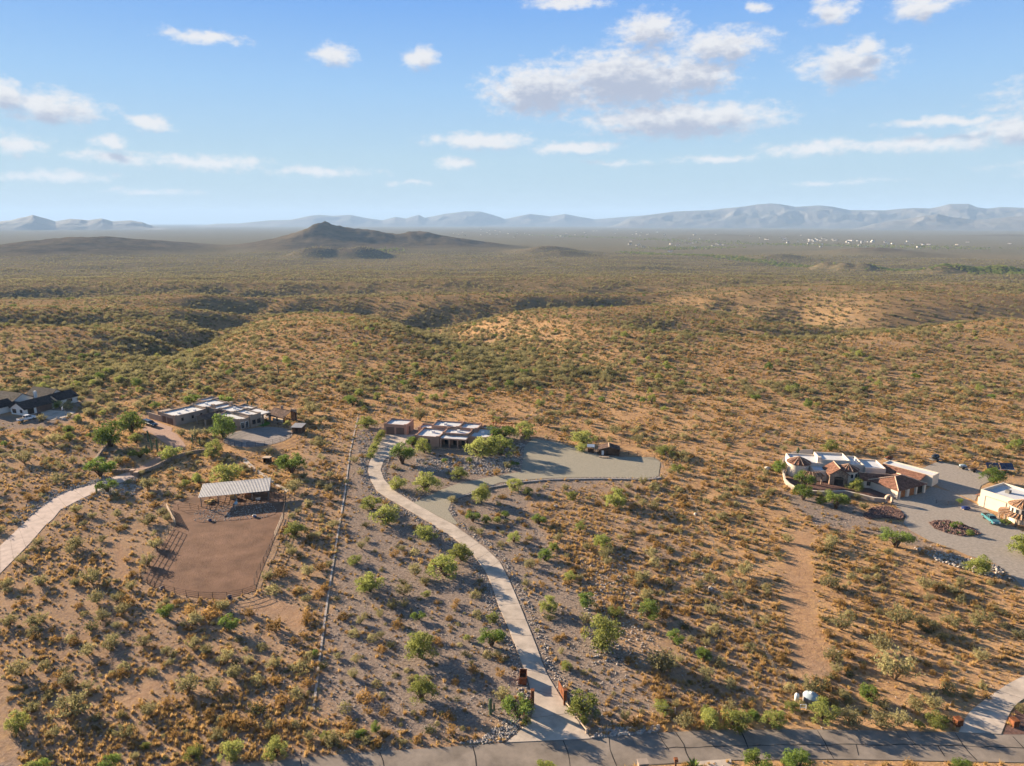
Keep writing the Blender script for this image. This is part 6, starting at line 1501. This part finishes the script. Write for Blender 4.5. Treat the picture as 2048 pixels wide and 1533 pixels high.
trailer(1870, 922, R(15), 3.0, 1.6, 1.4, 'black covered load on a trailer in the rear gravel lot', 'paint_dark'); trailer(1778, 922, R(5), 2.4, 1.2, .8, 'small trailer with rusty load behind the towered house', 'rust'); trailer(1946, 944, R(-5), 2.0, 1.1, .5, 'low dark trailer at the edge of the rear lot', 'dark_wood')
trailer(1925, 938, R(-10), 2.2, 1.2, .7, 'grey loaded trailer near the low dark one', 'tank'); trailer(2008, 947, R(-8), 1.6, 1.0, .4, 'flat dark trailer before the solar panels', 'rust')
r_ = thing('tarp_heap', 'blue tarp heap on the patio beside the turret house', 'tarp', at(1931, 1019)); MB().blob((0, 0, .3), (1.0, .7, .5), 5, 2, .12).build('cover', 'blue_tarp', r_); MB().box(-.8, .8, -.5, .5, -.05, .2).build('pallet', 'pale_wood', r_)
r_ = thing('basketball_hoop', 'basketball hoop on a slim pole at the concrete pad', 'hoop', at(132, 835), R(200)); MB().tube((0, 0, -.1), (0, 0, 3.0), .07, .07, 8).build('pole', 'steel_post', r_); MB().tube((0, 0, 2.8), (.7, 0, 2.9), .05, .05, 6).build('arm', 'steel_post', r_); MB().box(.7, .75, -.8, .8, 2.6, 3.6).build('backboard', 'white_metal', r_)
mb = MB(); n = 12; [mb.tube((.98 + .23 * math.cos(6.283 * i / n), .23 * math.sin(6.283 * i / n), 2.85), (.98 + .23 * math.cos(6.283 * (i + 1) / n), .23 * math.sin(6.283 * (i + 1) / n), 2.85), .015, .015, 4) for i in range(n)]; mb.build('rim', 'rust', r_)
for k, (px, py) in enumerate(((116, 838), (128, 840), (158, 842))): o = MB().blob((0, 0, .2), (.8, .6, .45), 40 + k, 1, .2).build('boulder', 'rock_pale', None, at(px, py), (0, 0, k)); tag(o, ['pale boulder at the corner of the concrete pad', 'rounded pale boulder under the basketball hoop', 'pale boulder on the dirt below the concrete pad'][k], 'boulder')

# ------------------------------------------------------------------ vehicles
def car(name, label, cat, pa, pb, prof, cab, width, paint, bed=None, hl='white_metal'):
    """pa rear, pb front on the ground; prof = body side profile (x,z); cab = glasshouse profile"""
    L_ = (pb - pa).length; c = (pa + pb) / 2; d = pb - pa; r_ = thing(name, label, cat, (c.x, c.y, hz(c.x, c.y) + .07), math.atan2(d.y, d.x)); s = L_
    def ext(pts, hw, m_, nm, par, inset=0):
        b = MB(); n = len(pts); vs = []
        for sgn in (-1, 1):
            for x, z in pts: k = max(0, z - .95) * inset; vs.append((x * s, sgn * (hw - k), z))
        b.add(vs, [tuple(range(n)), tuple(range(2 * n - 1, n - 1, -1))] + [((i + 1) % n, i, n + i, n + (i + 1) % n) for i in range(n)]); o = b.build(nm, m_, par)
        o.modifiers.new('bevel', 'BEVEL').width = .05; return o
    body = ext(prof, width / 2, paint, 'body', r_)
    top = max(z for x, z in cab); gl = [(x, z - (.07 if z == top else 0)) for x, z in cab]
    ext(gl, width / 2 - .06, 'glass', 'windows', r_, .28)
    x_t = sorted(x for x, z in cab if z == top); ro = MB(); ro.box(x_t[0] * s - .05, x_t[-1] * s + .05, -(width / 2 - .24), width / 2 - .24, top - .08, top + .02); ro.build('roof', paint, r_)
    for sgn in (-1, 1):                                        # pillars
        mb = MB(); hw = width / 2 - .045; kt = .28 * (top - .95)
        for (xa, za), (xb, zb) in zip(cab[:-1], cab[1:]):
            if abs(za - zb) > .2: mb.tube((xa * s, sgn * (hw - .28 * max(0, za - .95)), za), (xb * s, sgn * (hw - .28 * max(0, zb - .95)), zb), .05, .05, 4)
        xm = (x_t[0] + x_t[-1]) / 2; mb.tube((xm * s, sgn * hw, .95), (xm * s, sgn * (hw - kt), top), .05, .05, 4); mb.build('pillar', paint, r_)
    if bed:
        MB().box(bed[0] * s, bed[1] * s, -width / 2 + .12, width / 2 - .12, prof[1][1] - .02, max(z for x, z in prof) + .004).build('cargo_bed', 'shade_and_dark_parts', r_)
    for x in (-.31, .31):
        for sgn in (-1, 1):
            wt = MB().tube((x * s, sgn * (width / 2 - .2), .32), (x * s, sgn * (width / 2 + .02), .32), .35, .35, 14).build('wheel', 'tire', r_); MB().tube((x * s, sgn * (width / 2 + .021), .32), (x * s, sgn * (width / 2 + .03), .32), .2, .2, 10).build('rim', 'chrome', wt)
    for sgn in (-1, 1): MB().box(s * .5 - .06, s * .5 + .015, sgn * width * .36 - .16, sgn * width * .36 + .16, .62, .8).build('headlight', hl, r_); MB().box(-s * .5 - .012, -s * .5 + .06, sgn * width * .4 - .1, sgn * width * .4 + .1, .65, .85).build('tail_light', 'rust', r_)
    return r_


car('pickup_truck', 'white crew cab pickup truck parked before the ranch house garage', 'pickup', at(36, 845), at(71, 837), [(-.5, .35), (-.5, 1.0), (.3, 1.02), (.48, .98), (.5, .8), (.5, .35)], [(-.13, 1.0), (-.1, 1.72), (.15, 1.72), (.27, 1.0)], 1.9, 'paint_white', (-.47, -.16))
car('parked_suv', 'dark sport utility vehicle parked at the tan adobe garage', 'car', at(289, 848), at(311, 855), [(-.5, .35), (-.5, 1.0), (.25, 1.02), (.47, .95), (.5, .75), (.5, .35)], [(-.47, 1.0), (-.42, 1.65), (.08, 1.65), (.24, 1.0)], 1.85, 'paint_dark')
car('vintage_truck', 'turquoise vintage pickup parked beside the turret house porch', 'pickup', at(1969, 1034), at(1993, 1053), [(-.5, .35), (-.5, .85), (-.1, .9), (.25, .98), (.45, .92), (.5, .7), (.5, .35)], [(-.12, .93), (-.1, 1.45), (.08, 1.45), (.18, .95)], 1.6, 'paint_teal', (-.46, -.15))
r_ = thing('garden_cart', 'small dark yard cart parked by the open garage', 'cart', at(80, 832), R(-20)); MB().box(-.9, .7, -.5, .5, .45, .75).build('tub', 'dark_wood', r_)
for x in (-.6, .5):
    for s_ in (-1, 1): MB().tube((x, s_ * .45, .25), (x, s_ * .6, .25), .26, .26, 10).build('wheel', 'tire', r_)
MB().box(-.2, .2, -.3, .3, .75, 1.1).build('seat', 'paint_dark', r_)


# ------------------------------------------------------------------ cacti, palm, agave
def saguaro(px, py, h, arms, label, seed=0):
    p = at(px, py); r_ = thing('saguaro_cactus', label, 'cactus', p, seed); n = 12
    def col(m, a, b, r0, cap=True):
        m.tube(a, b, r0 * .9, r0, 10); q = Vector(b); m.blob(tuple(q), (r0, r0, r0 * .9), seed, 1, .02)
    m = MB(); col(m, (0, 0, -.2), (0, 0, h), .2 + h * .012); m.build('stem', 'cactus', r_)
    for (ang, z0, rise) in arms:
        m = MB(); e = Vector((math.cos(ang) * .55, math.sin(ang) * .55, z0 + .1)); m.tube((math.cos(ang) * .1, math.sin(ang) * .1, z0), e, .12, .14, 8); col(m, e, e + Vector((0, 0, rise)), .14); m.build('arm', 'cactus', r_)


for i, (px, py, hp, arms, lb) in enumerate([(297, 884, 22, [], 'tall bare saguaro beside the brick drive'), (304, 903, 24, [(0, 1.5, .8)], 'saguaro with one arm in the bed inside the brick drive'), (315, 903, 24, [(3, 1.4, .9), (0, 1.8, .6)], 'saguaro with two arms in the bed inside the brick drive'), (294, 909, 17, [], 'short straight saguaro beside the yellow green bed shrub'),
        (386, 888, 18, [(.3, 1, .7), (2.8, 1.2, .8), (4.5, .9, .6)], 'many armed saguaro before the tan adobe courtyard'), (400, 890, 14, [], 'plain saguaro among the courtyard shrubs'), (496, 819, 17, [(0, 1, .8), (3.1, 1.3, .7)], 'saguaro with arms beside the swimming pool'), (504, 820, 14, [], 'plain saguaro behind the swimming pool'),
        (194, 988, 18, [], 'lone saguaro trunk in rocks beside the pale side driveway'), (981, 1429, 32, [(3.1, .7, .8), (5.5, .5, .5)], 'three stemmed saguaro by the driveway gate'), (1595, 912, 16, [(0, 1.1, .6), (3.1, 1.3, .5)], 'armed saguaro behind the round tower'), (557, 748, 17, [(0, 2.0, 1.0)], 'lone saguaro on the open slope behind the ramada')]):
    saguaro(px, py, hp * mpp(px, py) * 1.02, arms, lb, i)
p = at(992, 872); r_ = thing('fan_palm', 'slim fan palm rising behind the pink adobe house', 'palm', p); hP = 5.0
m = MB(); [m.tube((.04 * math.sin(k), .03 * k, hP * k / 8 - .1), (.04 * math.sin(k + 1), .03 * (k + 1), hP * (k + 1) / 8 - .1), .2 - .008 * k, .19 - .008 * k, 8) for k in range(8)]; m.build('trunk', 'bark', r_)
rp = random.Random(4)
for k in range(26):
    a = rp.uniform(0, 6.28); t = rp.uniform(-.5, 1.2); L_ = rp.uniform(.8, 1.1); d = Vector((math.cos(a) * math.cos(t), math.sin(a) * math.cos(t), math.sin(t))); sd = Vector((-math.sin(a), math.cos(a), 0)); b = Vector((0, .25, hP)); m = MB(); tip = b + d * L_
    for j in range(7): u = (j - 3) / 3; m.add([tip - d * .1 + sd * .02 * u, tip + sd * .5 * u + d * (.75 - .25 * abs(u)) - Vector((0, 0, .12)), tip + sd * (.5 * u + .1) + d * (.6 - .25 * abs(u)) - Vector((0, 0, .1))], [(0, 1, 2)])
    m.tube(b, tip, .025, .02, 3); m.build('frond', 'leaf_deep', r_)


def agave(px, py, r0, label, name='agave', m_='cactus', n=22, cat='agave'):
    r_ = thing(name, label, cat, at(px, py)); rg = random.Random(px)
    for k in range(n):
        a = k * 2.4; t = .25 + 1.0 * k / n; d = Vector((math.cos(a) * math.cos(t), math.sin(a) * math.cos(t), math.sin(t))); sd = Vector((-math.sin(a), math.cos(a), 0)) * r0 * .13; up = Vector((0, 0, r0 * .06)); L_ = r0 * rg.uniform(.85, 1.1); c = d * L_ * .5
        MB().add([(0, 0, .02), tuple(c + sd), tuple(d * L_), tuple(c - sd), tuple(c - up + Vector((0, 0, -.01)))], [(0, 1, 4), (1, 2, 4), (2, 3, 4), (3, 0, 4), (0, 3, 2, 1)]).build('leaf', m_, r_)


agave(1387, 1535, 1.1, 'bright green agave at the near edge of the road', m_='leaf_deep')
for px, py, r0, lb in ((1917, 1069, .8, 'pale agave in the red gravel island'), (1897, 1064, .7, 'grey agave on the rim of the gravel island'), (1886, 1049, .6, 'small agave at the back of the gravel island'), (1716, 992, .7, 'agave inside the towered house yard wall')): agave(px, py, r0, lb)
for i, (px, py, w_, k, lb) in enumerate([(1907, 1056, 14, 5, 'rounded green shrub on top of the gravel island'), (1918, 1052, 12, 4, 'deep green shrub at the back of the gravel island'), (1939, 1071, 15, 5, 'clipped bright green shrub at the tip of the gravel island'), (889, 926, 12, 4, 'small dark rounded shrub on the rock bank'), (938, 925, 13, 5, 'small dark shrub high on the rock bank'), (1030, 934, 15, 4, 'dark rounded shrub at the corner of the rock bank'),
        (1920, 1008, 14, 4, 'leafy shrub by the rail fence of the turret house'), (1756, 958, 15, 5, 'green shrub in the tiled courtyard'), (2010, 1052, 18, 4, 'low shrub beside the turtoise porch'.replace('turtoise', 'turret house'))]):
    p = at(px, py); s_ = w_ * mpp(px, py) * 1.15; t = thing('garden_shrub', lb, 'shrub', p, i); t.scale = (s_,) * 3; link('crown', SRC['green'][k][0], t)
for k in range(7):   # hedge along the upper driveway
    u = k / 6; px = 741 + 22 * u; py = 917 - 45 * u; p = at(px, py); s_ = 17 * mpp(px, py) * 1.2; t = thing('hedge_shrub', 'yellow green hedge shrub lining the upper driveway', 'shrub', p, k, 'hedge shrubs along the driveway'); t.scale = (s_,) * 3; link('crown', SRC['green'][k % 3][0], t); 
sheet('planter_island', W(CISLE), 'red_gravel', .14); sheet('gravel_mound', W(MOUND), 'red_gravel', .10); sheet('barn_bed', W(ISLAND), 'arena_dirt', .10)

# far houses out in the valley
rv = random.Random(9)
def far_house():
    r_ = thing('valley_house', 'tiny pale house in the far valley settlement', 'house', (0, 0, 0), 0, 'far houses scattered over the valley floor'); gable(r_, -6, 6, -4, 4, 3.2, 5.0, 'white_wall', 'tile_brown', 'x', .5); opening(r_, ('S', -4.03), -3, -1, 1, 2.4); opening(r_, ('S', -4.03), 1, 3, 0, 2.4, name='door'); return r_


proto = far_house()
for k in range(130):
    if k < 70: px = rv.gauss(1690, 130); py = 478 + (px - 1500) * .028 + rv.gauss(0, 4)
    elif k < 110: px = rv.uniform(900, 1330); py = 468 + rv.gauss(0, 4)
    else: px = rv.uniform(1250, 1450); py = 490 + rv.gauss(0, 6)
    py = max(py, 460); d = pray(px, py); t = (-50 - CAMH) / d.z; x, y = d.x * t, d.y * t; o = proto if k == 0 else copy_tree(proto); o.location = (x, y, hz(x, y)); o.rotation_euler = (0, 0, rv.uniform(0, 6.28)); s_ = rv.uniform(.8, 1.3); o.scale = (s_,) * 3
